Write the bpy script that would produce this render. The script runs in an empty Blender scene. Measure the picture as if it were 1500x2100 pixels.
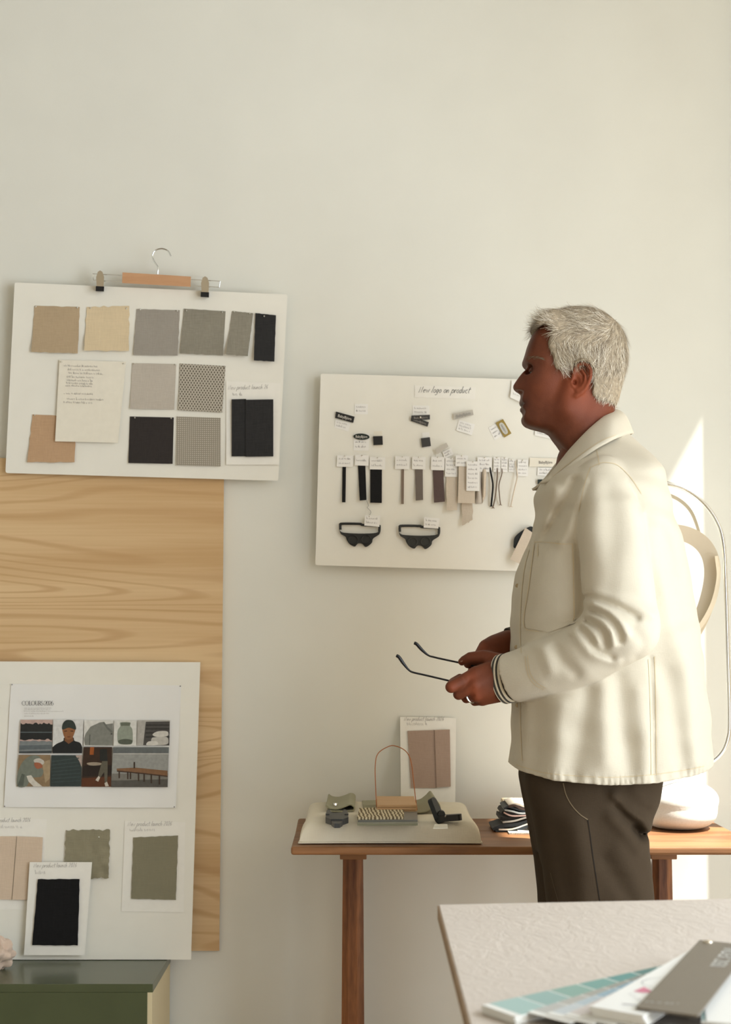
import bpy, bmesh, math, random
import numpy as np
from mathutils import Vector, Matrix, noise
from mathutils.bvhtree import BVHTree

scene = bpy.context.scene
COL = scene.collection

# ------------------------------------------------------------------ camera
FPX = 3700.0                       # focal length in pixels of the 1500 x 2100 frame
PITCH = math.atan(240.0 / FPX)     # eye level lies at pixel row 1290
CAM = Vector((0.0, 0.0, 1.2))
cam_d = bpy.data.cameras.new('camera')
cam = bpy.data.objects.new('camera', cam_d)
COL.objects.link(cam)
cam.location = CAM
cam.rotation_euler = (math.pi / 2 + PITCH, 0, 0)
cam_d.sensor_fit = 'VERTICAL'
cam_d.sensor_height = 36.0
cam_d.lens = FPX / 2100.0 * 36.0
cam_d.clip_start = 0.05
cam_d.dof.use_dof = True
cam_d.dof.focus_distance = 3.42
cam_d.dof.aperture_fstop = 12.0
scene.camera = cam

# ------------------------------------------------------------------ light
world = bpy.data.worlds.new('daylight')
scene.world = world
world.use_nodes = True
bg = world.node_tree.nodes['Background']
bg.inputs[0].default_value = (1.0, 0.80, 0.53, 1)
bg.inputs[1].default_value = 0.86

sun_d = bpy.data.lights.new('sun', 'SUN')
sun_d.energy = 14.0
sun_d.angle = math.radians(0.7)
sun_d.color = (1.0, 0.96, 0.88)
sun = bpy.data.objects.new('sun', sun_d)
COL.objects.link(sun)
SUN_DIR = Vector((-1.0, 0.35, -1.85)).normalized()
sun.rotation_euler = SUN_DIR.to_track_quat('-Z', 'Y').to_euler()
sun.location = (4, 2, 6)

def area(name, loc, rot, sx, sy, power, color):
    d = bpy.data.lights.new(name, 'AREA')
    d.shape = 'RECTANGLE'; d.size = sx; d.size_y = sy
    d.energy = power; d.color = color
    o = bpy.data.objects.new(name, d)
    o.location = loc; o.rotation_euler = rot
    COL.objects.link(o)
    return o
# skylight entering through the tall window in the right wall
area('window_skylight', (1.50, 1.25, 1.40), (0, math.radians(90), 0), 2.3, 3.3, 98.0, (0.87, 1.0, 1.13))

vs = scene.view_settings
vs.view_transform = 'Standard'
vs.look = 'None'
vs.exposure = 0.10
vs.gamma = 1.0
vs.use_curve_mapping = False

# ------------------------------------------------------------------ helpers
rnd = random.Random(7)
WL = {}                             # world location of every object made

def ray(px, py):
    c, s = math.cos(PITCH), math.sin(PITCH)
    u = (1050.0 - py)
    return Vector((px - 750.0, FPX * c - u * s, FPX * s + u * c))

def P(px, py, Y):
    """the point at depth Y that stands where the photograph shows (px, py)"""
    d = ray(px, py)
    return CAM + d * (Y / d.y)

def PT(px, py, z):
    """the same on the horizontal plane at height z"""
    d = ray(px, py)
    return CAM + d * ((z - CAM.z) / d.z)

class Plane:
    def __init__(self, p0, n):
        self.p0 = Vector(p0); self.n = Vector(n).normalized()
    def at(self, px, py, off=0.0):
        d = ray(px, py)
        t = (self.p0 + self.n * off - CAM).dot(self.n) / d.dot(self.n)
        return CAM + d * t

def lin(v):
    v = v / 255.0
    return v / 12.92 if v <= 0.04045 else ((v + 0.055) / 1.055) ** 2.4
def C(r, g, b, k=1.12):
    return tuple(min(0.9, lin(v) * k) for v in (r, g, b))

MATS = {}
def mat(name, col, rough=0.8, bump=0.0, bscale=300.0, var=0.0, vscale=40.0, metal=0.0, spec=0.3, sheen=0.0, sss=0.0, stretch=None, detail=3.0):
    if name in MATS: return MATS[name]
    m = bpy.data.materials.new(name)
    m.use_nodes = True
    nt = m.node_tree; N = nt.nodes; L = nt.links
    b = N['Principled BSDF']
    b.inputs['Base Color'].default_value = (*col, 1)
    b.inputs['Roughness'].default_value = rough
    b.inputs['Metallic'].default_value = metal
    b.inputs['Specular IOR Level'].default_value = spec
    if sheen: b.inputs['Sheen Weight'].default_value = sheen
    if sss:
        b.inputs['Subsurface Weight'].default_value = sss
        b.inputs['Subsurface Radius'].default_value = (0.01, 0.003, 0.0015)
        b.inputs['Subsurface Scale'].default_value = 0.6
    if bump or var:
        tc = N.new('ShaderNodeTexCoord')
        src = tc.outputs['Object']
        if stretch:
            mp = N.new('ShaderNodeMapping'); mp.inputs['Scale'].default_value = stretch
            L.new(src, mp.inputs[0]); src = mp.outputs[0]
    if var:
        n = N.new('ShaderNodeTexNoise'); n.inputs['Scale'].default_value = vscale; n.inputs['Detail'].default_value = detail
        L.new(src, n.inputs['Vector'])
        r = N.new('ShaderNodeValToRGB')
        r.color_ramp.elements[0].position = 0.3; r.color_ramp.elements[1].position = 0.7
        r.color_ramp.elements[0].color = (*[c * (1 - var) for c in col], 1)
        r.color_ramp.elements[1].color = (*[min(.95, c * (1 + var)) for c in col], 1)
        L.new(n.outputs['Fac'], r.inputs[0]); L.new(r.outputs[0], b.inputs['Base Color'])
    if bump:
        n2 = N.new('ShaderNodeTexNoise'); n2.inputs['Scale'].default_value = bscale; n2.inputs['Detail'].default_value = 2.0
        L.new(src, n2.inputs['Vector'])
        bp = N.new('ShaderNodeBump'); bp.inputs['Strength'].default_value = bump; bp.inputs['Distance'].default_value = 0.001
        L.new(n2.outputs['Fac'], bp.inputs['Height']); L.new(bp.outputs[0], b.inputs['Normal'])
    MATS[name] = m
    return m

def weave(name, col, var=0.12, scale=420.0, bump=0.5, rough=0.9, sheen=0.15, big=0.06):
    """woven cloth: two crossed thread waves plus noise"""
    if name in MATS: return MATS[name]
    m = bpy.data.materials.new(name); m.use_nodes = True
    nt = m.node_tree; N = nt.nodes; L = nt.links; b = N['Principled BSDF']
    b.inputs['Roughness'].default_value = rough; b.inputs['Specular IOR Level'].default_value = 0.15
    b.inputs['Sheen Weight'].default_value = sheen
    tc = N.new('ShaderNodeTexCoord'); src = tc.outputs['Object']
    fac = []
    for st in ((1, .35, .12), (.12, .35, 1)):
        mp = N.new('ShaderNodeMapping'); mp.inputs['Scale'].default_value = st; L.new(src, mp.inputs[0])
        n = N.new('ShaderNodeTexNoise'); n.inputs['Scale'].default_value = scale; n.inputs['Detail'].default_value = 2
        L.new(mp.outputs[0], n.inputs['Vector']); fac.append(n.outputs['Fac'])
    ad = N.new('ShaderNodeMath'); ad.operation = 'ADD'; L.new(fac[0], ad.inputs[0]); L.new(fac[1], ad.inputs[1])
    nb = N.new('ShaderNodeTexNoise'); nb.inputs['Scale'].default_value = 14; nb.inputs['Detail'].default_value = 3; L.new(src, nb.inputs['Vector'])
    ml = N.new('ShaderNodeMath'); ml.operation = 'MULTIPLY_ADD'; L.new(nb.outputs['Fac'], ml.inputs[0])
    ml.inputs[1].default_value = big / max(var, .01) * 2; L.new(ad.outputs[0], ml.inputs[2])
    r = N.new('ShaderNodeMapRange'); r.inputs[1].default_value = .65; r.inputs[2].default_value = 1.35 + big / max(var, .01) * 2
    L.new(ml.outputs[0], r.inputs[0])
    mx = N.new('ShaderNodeMix'); mx.data_type = 'RGBA'
    mx.inputs['A'].default_value = (*[c * (1 - var) for c in col], 1)
    mx.inputs['B'].default_value = (*[min(.95, c * (1 + var)) for c in col], 1)
    L.new(r.outputs[0], mx.inputs['Factor']); L.new(mx.outputs['Result'], b.inputs['Base Color'])
    bp = N.new('ShaderNodeBump'); bp.inputs['Strength'].default_value = bump; bp.inputs['Distance'].default_value = 0.0008
    L.new(ad.outputs[0], bp.inputs['Height']); L.new(bp.outputs[0], b.inputs['Normal'])
    MATS[name] = m
    return m

def wood(name, light, dark, scale=9.0, axis='X', ring=1.0, rough=0.55, amount=1.0, bands=6.0):
    """long grain along the given object axis with drifting figure"""
    if name in MATS: return MATS[name]
    m = bpy.data.materials.new(name); m.use_nodes = True
    nt = m.node_tree; N = nt.nodes; L = nt.links; b = N['Principled BSDF']
    b.inputs['Roughness'].default_value = rough; b.inputs['Specular IOR Level'].default_value = 0.3
    tc = N.new('ShaderNodeTexCoord')
    mp = N.new('ShaderNodeMapping')
    s = {'X': (.12, 1, 1), 'Y': (1, .12, 1), 'Z': (1, 1, .12)}[axis]
    mp.inputs['Scale'].default_value = s
    L.new(tc.outputs['Object'], mp.inputs[0])
    n1 = N.new('ShaderNodeTexNoise'); n1.inputs['Scale'].default_value = scale; n1.inputs['Detail'].default_value = 2; n1.inputs['Distortion'].default_value = .4
    L.new(mp.outputs[0], n1.inputs['Vector'])
    mm = N.new('ShaderNodeMath'); mm.operation = 'MULTIPLY'; mm.inputs[1].default_value = bands * 6.283; L.new(n1.outputs['Fac'], mm.inputs[0])
    sn = N.new('ShaderNodeMath'); sn.operation = 'SINE'; L.new(mm.outputs[0], sn.inputs[0])
    n2 = N.new('ShaderNodeTexNoise'); n2.inputs['Scale'].default_value = scale * 14; n2.inputs['Detail'].default_value = 4
    L.new(mp.outputs[0], n2.inputs['Vector'])
    a = N.new('ShaderNodeMath'); a.operation = 'MULTIPLY_ADD'; L.new(sn.outputs[0], a.inputs[0]); a.inputs[1].default_value = .22 * ring; L.new(n2.outputs['Fac'], a.inputs[2])
    n3 = N.new('ShaderNodeTexNoise'); n3.inputs['Scale'].default_value = scale * .5; n3.inputs['Detail'].default_value = 2
    L.new(mp.outputs[0], n3.inputs['Vector'])
    a2 = N.new('ShaderNodeMath'); a2.operation = 'MULTIPLY_ADD'; L.new(n3.outputs['Fac'], a2.inputs[0]); a2.inputs[1].default_value = 1.0; L.new(a.outputs[0], a2.inputs[2])
    r = N.new('ShaderNodeMapRange'); r.inputs[1].default_value = 1.0 - .55 / amount; r.inputs[2].default_value = 1.0 + .55 / amount; L.new(a2.outputs[0], r.inputs[0])
    mx = N.new('ShaderNodeMix'); mx.data_type = 'RGBA'
    mx.inputs['A'].default_value = (*dark, 1); mx.inputs['B'].default_value = (*light, 1)
    L.new(r.outputs[0], mx.inputs['Factor']); L.new(mx.outputs['Result'], b.inputs['Base Color'])
    bp = N.new('ShaderNodeBump'); bp.inputs['Strength'].default_value = .15; bp.inputs['Distance'].default_value = .001
    L.new(n2.outputs['Fac'], bp.inputs['Height']); L.new(bp.outputs[0], b.inputs['Normal'])
    MATS[name] = m
    return m

def plywood(name, base, light, line):
    if name in MATS: return MATS[name]
    m = bpy.data.materials.new(name); m.use_nodes = True
    nt = m.node_tree; N = nt.nodes; L = nt.links; b = N['Principled BSDF']
    b.inputs['Roughness'].default_value = .5; b.inputs['Specular IOR Level'].default_value = .3
    tc = N.new('ShaderNodeTexCoord')
    def nz(st, sc, det, dist=0.):
        mp = N.new('ShaderNodeMapping'); mp.inputs['Scale'].default_value = st; L.new(tc.outputs['Object'], mp.inputs[0])
        n = N.new('ShaderNodeTexNoise'); n.inputs['Scale'].default_value = sc; n.inputs['Detail'].default_value = det; n.inputs['Distortion'].default_value = dist
        L.new(mp.outputs[0], n.inputs['Vector']); return n.outputs['Fac']
    def M(op, *a):
        n = N.new('ShaderNodeMath'); n.operation = op
        for i, v in enumerate(a):
            if isinstance(v, (int, float)): n.inputs[i].default_value = v
            else: L.new(v, n.inputs[i])
        return n.outputs[0]
    fig = M('SINE', M('MULTIPLY', nz((.13, 1, 1), 3.0, 2.5, .6), 190.0))
    ln = N.new('ShaderNodeMapRange'); ln.inputs[1].default_value = .35; ln.inputs[2].default_value = 1.0; L.new(fig, ln.inputs[0])
    ln2 = M('MULTIPLY', ln.outputs[0], M('MULTIPLY', nz((.15, 1, 1), 7, 3.0), .85))
    bd = N.new('ShaderNodeMapRange'); bd.inputs[1].default_value = .35; bd.inputs[2].default_value = .68; L.new(nz((.05, 1, 1), 7.0, 2.0), bd.inputs[0])
    fib = nz((.025, 1, 1), 150.0, 3.0)
    mx = N.new('ShaderNodeMix'); mx.data_type = 'RGBA'; mx.inputs['A'].default_value = (*base, 1); mx.inputs['B'].default_value = (*light, 1)
    L.new(M('MULTIPLY_ADD', fib, .6, M('MULTIPLY_ADD', bd.outputs[0], .8, -.25)), mx.inputs['Factor'])
    mx2 = N.new('ShaderNodeMix'); mx2.data_type = 'RGBA'; L.new(mx.outputs['Result'], mx2.inputs['A']); mx2.inputs['B'].default_value = (*line, 1); L.new(ln2, mx2.inputs['Factor'])
    L.new(mx2.outputs['Result'], b.inputs['Base Color'])
    MATS[name] = m
    return m

def uvpattern(name, c0, c1, kind, nu, nv, rough=.9):
    """flat printed / knitted pattern in UV space"""
    if name in MATS: return MATS[name]
    m = bpy.data.materials.new(name); m.use_nodes = True
    nt = m.node_tree; N = nt.nodes; L = nt.links; b = N['Principled BSDF']
    b.inputs['Roughness'].default_value = rough; b.inputs['Specular IOR Level'].default_value = .15
    uv = N.new('ShaderNodeTexCoord'); sp = N.new('ShaderNodeSeparateXYZ'); L.new(uv.outputs['UV'], sp.inputs[0])
    def M(op, a, bb=None, c=None):
        n = N.new('ShaderNodeMath'); n.operation = op
        for i, v in enumerate((a, bb, c)):
            if v is None: continue
            if isinstance(v, (int, float)): n.inputs[i].default_value = v
            else: L.new(v, n.inputs[i])
        return n.outputs[0]
    U = M('MULTIPLY', sp.outputs[0], nu * 6.283); V = M('MULTIPLY', sp.outputs[1], nv * 6.283)
    if kind == 'diamond':
        f = M('MULTIPLY', M('COSINE', U), M('COSINE', V))
        f = M('MULTIPLY_ADD', f, -3.2, 1.7)
    elif kind == 'dots':
        f = M('MULTIPLY', M('COSINE', U), M('COSINE', V))
        f = M('SUBTRACT', M('MULTIPLY', M('ABSOLUTE', f), 3.0), 1.6)
    elif kind == 'zebra':
        nz = N.new('ShaderNodeTexNoise'); nz.inputs['Scale'].default_value = 5; L.new(uv.outputs['UV'], nz.inputs['Vector'])
        f = M('SINE', M('ADD', M('MULTIPLY_ADD', V, .9, U), M('MULTIPLY', nz.outputs['Fac'], 9.0)))
        f = M('MULTIPLY_ADD', f, 1.6, .6)
    elif kind == 'stripes':
        f = M('MULTIPLY_ADD', M('SINE', V), 3.0, .3)
    cl = N.new('ShaderNodeClamp'); L.new(f, cl.inputs[0])
    mx = N.new('ShaderNodeMix'); mx.data_type = 'RGBA'
    mx.inputs['A'].default_value = (*c0, 1); mx.inputs['B'].default_value = (*c1, 1)
    L.new(cl.outputs[0], mx.inputs['Factor']); L.new(mx.outputs['Result'], b.inputs['Base Color'])
    bp = N.new('ShaderNodeBump'); bp.inputs['Strength'].default_value = .4; bp.inputs['Distance'].default_value = .001
    L.new(cl.outputs[0], bp.inputs['Height']); L.new(bp.outputs[0], b.inputs['Normal'])
    MATS[name] = m
    return m

def tag(o, label=None, cat=None, group=None, kind=None):
    if label: o['label'] = label
    if cat: o['category'] = cat
    if group: o['group'] = group
    if kind: o['kind'] = kind
    return o

def place(o, loc, parent):
    COL.objects.link(o)
    o.location = loc
    WL[o] = Vector(loc)
    if parent is not None:
        o.parent = parent
        o.matrix_parent_inverse = Matrix.Translation(-WL[parent])
    return o

def empty(name, loc, label, cat, group=None):
    o = bpy.data.objects.new(name, None)
    o.empty_display_size = 0.05
    place(o, Vector(loc), None)
    return tag(o, label, cat, group)

def mk(name, verts, faces, material, parent=None, smooth=False, fm=None, uv=None, loc=None):
    """link one mesh object; verts are world points; its origin goes to the middle of its base"""
    V = np.array([tuple(v) for v in verts], dtype=np.float64)
    if loc is None:
        loc = (float((V[:, 0].min() + V[:, 0].max()) / 2), float((V[:, 1].min() + V[:, 1].max()) / 2), float(V[:, 2].min()))
    V = V - np.array(loc)
    me = bpy.data.meshes.new(name)
    me.from_pydata(V.tolist(), [], [tuple(f) for f in faces])
    ms = material if isinstance(material, (list, tuple)) else [material]
    for m in ms: me.materials.append(m)
    if fm is not None: me.polygons.foreach_set('material_index', np.array(fm, dtype=np.int32))
    if smooth: me.polygons.foreach_set('use_smooth', np.ones(len(me.polygons), dtype=bool))
    if uv is not None:
        ul = me.uv_layers.new(name='UVMap')
        li = np.zeros(len(me.loops), dtype=np.int32); me.loops.foreach_get('vertex_index', li)
        ul.data.foreach_set('uv', np.array(uv, dtype=np.float32)[li].ravel())
    me.update()
    if smooth: me.set_sharp_from_angle(angle=math.radians(38))
    o = bpy.data.objects.new(name, me)
    return place(o, loc, parent)

class MB:
    """collects shapes into one mesh"""
    def __init__(self): self.v = []; self.f = []; self.m = []
    def add(self, verts, faces, mi=0):
        k = len(self.v)
        self.v += [Vector(p) for p in verts]
        self.f += [tuple(i + k for i in f) for f in faces]
        self.m += [mi] * len(faces)
        return self
    def box(self, lo, hi, mi=0, M=None, bev=0.0):
        bm = bmesh.new()
        bmesh.ops.create_cube(bm, size=1)
        lo = Vector(lo); hi = Vector(hi)
        for v in bm.verts: v.co = Vector([lo[i] + (v.co[i] + .5) * (hi[i] - lo[i]) for i in range(3)])
        if bev:
            bmesh.ops.bevel(bm, geom=bm.edges[:], offset=bev, segments=2, profile=.6, affect='EDGES')
        return self.bm(bm, mi, M)
    def bm(self, bm, mi=0, M=None):
        bm.verts.index_update()
        vs_ = [(M @ v.co) if M is not None else v.co.copy() for v in bm.verts]
        self.add(vs_, [[v.index for v in f.verts] for f in bm.faces], mi)
        bm.free()
        return self
    def tube(self, pts, r, n=10, mi=0, cap=True, closed=False):
        pts = [Vector(p) for p in pts]
        rs = r if isinstance(r, (list, tuple)) else [r] * len(pts)
        rings = []; up = None
        K = len(pts)
        for i, p in enumerate(pts):
            if closed: t = pts[(i + 1) % K] - pts[i - 1]
            else: t = pts[min(i + 1, K - 1)] - pts[max(i - 1, 0)]
            t.normalize()
            if up is None:
                up = Vector((0, 0, 1)) if abs(t.z) < .9 else Vector((0, 1, 0))
            a = (up - t * up.dot(t)).normalized(); up = a
            b = t.cross(a)
            rings.append([p + (a * math.cos(j * 2 * math.pi / n) + b * math.sin(j * 2 * math.pi / n)) * rs[i] for j in range(n)])
        vs_ = [q for rg in rings for q in rg]; fs = []
        for i in range(K if closed else K - 1):
            i2 = (i + 1) % K
            for j in range(n):
                fs.append((i * n + j, i * n + (j + 1) % n, i2 * n + (j + 1) % n, i2 * n + j))
        if cap and not closed:
            fs.append(tuple(range(n))[::-1]); fs.append(tuple((K - 1) * n + j for j in range(n)))
        return self.add(vs_, fs, mi)
    def ball(self, c, r, mi=0, sx=1, sy=1, sz=1, seg=10, M=None):
        bm = bmesh.new(); bmesh.ops.create_uvsphere(bm, u_segments=seg, v_segments=max(4, seg // 2), radius=r)
        for v in bm.verts: v.co = Vector((v.co.x * sx, v.co.y * sy, v.co.z * sz))
        T = Matrix.Translation(Vector(c))
        return self.bm(bm, mi, T @ M if M is not None else T)
    def prism(self, front, back, mi=0):
        """two matching outlines joined into a solid"""
        n = len(front)
        self.add(list(front) + list(back), [tuple(range(n)), tuple(range(n, 2 * n))[::-1]] + [(i, n + i, n + (i + 1) % n, (i + 1) % n) for i in range(n)], mi)
        return self
    def build(self, name, material, parent=None, smooth=False, loc=None):
        return mk(name, self.v, self.f, material, parent, smooth, self.m, None, loc)

def spline(pts, n=8, closed=False):
    """Catmull-Rom through tuples of any length"""
    A = [np.array(tuple(p), dtype=float) for p in pts]; out = []
    K = len(A)
    for i in range(K if closed else K - 1):
        p0 = A[i - 1] if (closed or i > 0) else 2 * A[0] - A[1]
        p1 = A[i]; p2 = A[(i + 1) % K]
        p3 = A[(i + 2) % K] if (closed or i + 2 < K) else 2 * A[-1] - A[-2]
        for k in range(n):
            t = k / n
            out.append(.5 * ((2 * p1) + (-p0 + p2) * t + (2 * p0 - 5 * p1 + 4 * p2 - p3) * t * t + (-p0 + 3 * p1 - 3 * p2 + p3) * t ** 3))
    if not closed: out.append(A[-1])
    return out

def sheet(name, quad, plane, off, material, parent=None, n=8, th=.0012, bulge=0., curl=0., wr=0., fray=0., seed=0., fold=None, wscale=30., ucurl=0., hole=None):
    """a thin sheet of paper or cloth lying on a plane; quad = tl, tr, br, bl in photo pixels"""
    tl, tr, br, bl = [Vector((q[0], q[1], 0)) for q in quad]
    m = n
    F = []; B = []; uv = []
    for j in range(m + 1):
        v = j / m
        for i in range(n + 1):
            u = i / n
            p = (tl * (1 - u) + tr * u) * (1 - v) + (bl * (1 - u) + br * u) * v
            if fray:
                e = 0.
                if i in (0, n): p.x += fray * noise.noise(Vector((seed, v * 9, 1.)))
                if j in (0, m): p.y += fray * noise.noise(Vector((u * 9, seed, 5. + j)))
            d = off + bulge * math.sin(math.pi * u) * math.sin(math.pi * v) + curl * v ** 3 + ucurl * u ** 3
            if wr: d += wr * (noise.noise(Vector((p.x / wscale, p.y / wscale, seed))) + .6) * (.3 + .7 * v)
            if fold is not None:
                fu, fa = fold
                d += fa * math.exp(-((u - fu) / .05) ** 2)
            F.append(plane.at(p.x, p.y, d + th)); B.append(plane.at(p.x, p.y, max(d, off * .98)))
            uv.append((u, 1 - v))
    K = len(F); w = n + 1
    fs = []
    for j in range(m):
        for i in range(n):
            a = j * w + i
            fs.append((a, a + w, a + w + 1, a + 1))
            fs.append((K + a, K + a + 1, K + a + w + 1, K + a + w))
    rim = [i for i in range(w)] + [j * w + n for j in range(1, m + 1)] + [m * w + i for i in range(n - 1, -1, -1)] + [j * w for j in range(m - 1, 0, -1)]
    for a, b in zip(rim, rim[1:] + rim[:1]): fs.append((a, b, K + b, K + a))
    return mk(name, F + B, fs, material, parent, smooth=(n > 2), uv=uv + uv)

def pin(parent, px, py, plane, off, r=.0021, material=None):
    mb = MB(); c = plane.at(px, py, off)
    mb.tube([c - plane.n * .006, c + plane.n * .0015], .0007, 6)
    mb.ball(c + plane.n * .002, r, seg=8)
    return mb.build('pin', material or MATS['pin_metal'], parent, True)

# ------------------------------------------------------------------ single-stroke handwriting
def circ(cx, cy, rx, ry, a0=0, a1=360, n=10):
    return [(cx + rx * math.cos(math.radians(a0 + (a1 - a0) * i / n)), cy + ry * math.sin(math.radians(a0 + (a1 - a0) * i / n))) for i in range(n + 1)]
GL = {
 'N': (.60, [[(.02, 0), (.06, .86), (.36, .02), (.42, .9)]]),
 'e': (.42, [[(.03, .24), (.3, .3), (.28, .46), (.15, .5), (.03, .25), (.1, .03), (.34, .08)]]),
 'w': (.6, [[(0, .5), (.1, 0), (.24, .42), (.36, 0), (.5, .52)]]),
 'l': (.22, [[(.08, 1.), (.02, .08), (.1, 0)]]),
 'o': (.42, [circ(.16, .25, .15, .25, 90, 450)]),
 'g': (.44, [circ(.16, .27, .14, .23, 60, 400), [(.3, .5), (.26, -.2), (.12, -.38), (0, -.25)]]),
 'n': (.44, [[(0, .5), (.02, 0), (.06, .32), (.2, .5), (.28, .38), (.29, 0)]]),
 'p': (.44, [[(.04, .52), (-.04, -.42)], circ(.17, .25, .15, .25, 150, -150)]),
 'r': (.32, [[(0, .5), (.02, 0), (.04, .3), (.14, .48), (.24, .46)]]),
 'd': (.46, [circ(.15, .25, .14, .25, 40, 330), [(.34, 1.), (.28, .1), (.34, 0)]]),
 'u': (.46, [[(0, .5), (.02, .08), (.12, 0), (.24, .12), (.3, .5), (.28, .08), (.36, 0)]]),
 'c': (.38, [circ(.17, .25, .16, .25, 50, 310)]),
 't': (.34, [[(.12, .9), (.06, .1), (.14, 0), (.22, .06)], [(-.02, .55), (.3, .6)]]),
 'a': (.44, [circ(.15, .25, .14, .25, 40, 330), [(.3, .5), (.28, .06), (.36, 0)]]),
 'h': (.44, [[(.06, 1.), (0, 0), (.05, .3), (.2, .5), (.27, .38), (.28, 0)]]),
 'L': (.46, [[(.06, .95), (0, 0), (.36, .04)]]),
 '2': (.44, [[(.02, .75), (.12, .92), (.28, .84), (.26, .6), (0, 0), (.34, .03)]]),
 '0': (.42, [circ(.16, .46, .15, .45, 90, 450)]),
 '6': (.42, [[(.28, .92), (.08, .6), (.02, .25), (.12, 0), (.28, .1), (.28, .36), (.12, .44), (.03, .25)]]),
 '+': (.44, [[(0, .4), (.32, .4)], [(.16, .58), (.16, .2)]]),
 ' ': (.3, []),
}
def ribbon(mb, pts, w, proj, mi=0):
    """flat pen stroke: pts and w in pixels, proj maps a pixel to a point"""
    pts = [np.array(p, dtype=float) for p in pts]
    q = [p for i, p in enumerate(pts) if i == 0 or np.linalg.norm(p - pts[i - 1]) > 1e-6]
    if len(q) < 2: return
    vs_ = []
    for i, p in enumerate(q):
        t = q[min(i + 1, len(q) - 1)] - q[max(i - 1, 0)]
        l = np.linalg.norm(t)
        t = t / l if l > 1e-9 else np.array([1., 0.])
        nn = np.array([-t[1], t[0]]) * w / 2
        vs_ += [proj(*(p + nn)), proj(*(p - nn))]
    mb.add(vs_, [(2 * i, 2 * i + 1, 2 * i + 3, 2 * i + 2) for i in range(len(q) - 1)], mi)
def write(mb, text, x, y, size, proj, w=.9, slant=.25, rot=0., jit=.02, seed=1):
    r = random.Random(seed); cx = 0.
    c, s = math.cos(rot), math.sin(rot)
    for ch in text:
        adv, strokes = GL[ch]
        for st in strokes:
            pts = []
            for (gx, gy) in st:
                gx += r.uniform(-jit, jit); gy += r.uniform(-jit, jit)
                lx = (cx + gx + slant * gy) * size; ly = -gy * size
                pts.append((x + lx * c - ly * s, y + lx * s + ly * c))
            ribbon(mb, pts, w, proj)
        cx += adv + r.uniform(-.02, .03)
    return cx * size
def scribble(mb, x0, x1, y, h, proj, w=.7, seed=1, rot=0.):
    """a line of pen writing too small to read"""
    r = random.Random(seed); x = x0; pts = []
    while x < x1:
        if r.random() < .14 and len(pts) > 3:
            ribbon(mb, pts, w, proj); pts = []; x += h * .55
        tall = 1.7 if r.random() < .2 else 1.
        pts += [(x, y + rot * (x - x0) - r.uniform(.4, 1) * h * tall), (x + h * .22, y + rot * (x - x0) + r.uniform(-.1, .2) * h)]
        x += h * r.uniform(.38, .6)
    if len(pts) > 1: ribbon(mb, pts, w, proj)

def fonttext(text, proj, x, y, size, rot=0., sx=1., parent=None, material=None, name='lettering', shear=0., center=True, bold=0.):
    """printed sans lettering laid out in pixels through proj"""
    cu = bpy.data.curves.new('t', 'FONT'); cu.body = text; cu.size = 1.; cu.shear = shear; cu.offset = bold
    cu.align_x = 'CENTER' if center else 'LEFT'; cu.align_y = 'CENTER'; cu.resolution_u = 2
    ob = bpy.data.objects.new('t', cu); COL.objects.link(ob)
    dg = bpy.context.evaluated_depsgraph_get()
    me = bpy.data.meshes.new_from_object(ob.evaluated_get(dg))
    c, s = math.cos(rot), math.sin(rot)
    V = []
    for v in me.vertices:
        lx, ly = v.co.x * size * sx, -v.co.y * size
        V.append(proj(x + lx * c - ly * s, y + lx * s + ly * c))
    Fs = [tuple(p.vertices) for p in me.polygons]
    bpy.data.objects.remove(ob); bpy.data.curves.remove(cu); bpy.data.meshes.remove(me)
    return mk(name, V, Fs, material, parent)

# shared plain materials
mat('pin_metal', (.75, .73, .68), .3, metal=1.0)
mat('paper_white', C(231, 230, 224), .85, bump=.05, bscale=500, var=.015, vscale=60)
mat('paper_cream', C(226, 222, 209), .85, bump=.05, bscale=500, var=.02, vscale=60)
mat('foam_board', C(228, 227, 219), .75, bump=.04, bscale=300, var=.012, vscale=20)
mat('ink', (.035, .035, .04), .6)
mat('pencil', (.28, .275, .27), .7)
mat('pencil_light', (.50, .49, .47), .7)
mat('chrome', (.72, .73, .73), .12, metal=1.0)
mat('steel_dull', (.52, .48, .40), .35, metal=1.0)
mat('black_rubber', (.012, .012, .013), .55)
mat('black_plastic', (.018, .02, .021), .38, bump=.05, bscale=900)
# ================================================================== the room
YW = 4.30                            # plane of the wall behind everything
m_wall = mat('wall_plaster', C(231, 232, 225, 1.0), .9, bump=.12, bscale=90, var=.018, vscale=5)
m_floor = wood('floor_oak', (.42, .31, .20), (.30, .21, .13), 4.0, 'Y')
m_ceil = mat('ceiling_paint', (.40, .375, .33), .9)
def slab(name, lo, hi, m):
    o = MB().box(lo, hi).build(name, m); o['kind'] = 'structure'; return o
XR = 0.95
slab('wall_back', (-3.2, YW, 0), (XR + .2, YW + .2, 3.2), m_wall)
slab('floor', (-3.2, -3, -.1), (XR + .2, YW + .2, 0), m_floor)
slab('ceiling', (-3.2, -3, 3.2), (XR + .2, YW + .2, 3.3), m_ceil)
slab('wall_left', (-3.4, -3, 0), (-3.2, YW + .2, 3.2), m_wall)
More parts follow.
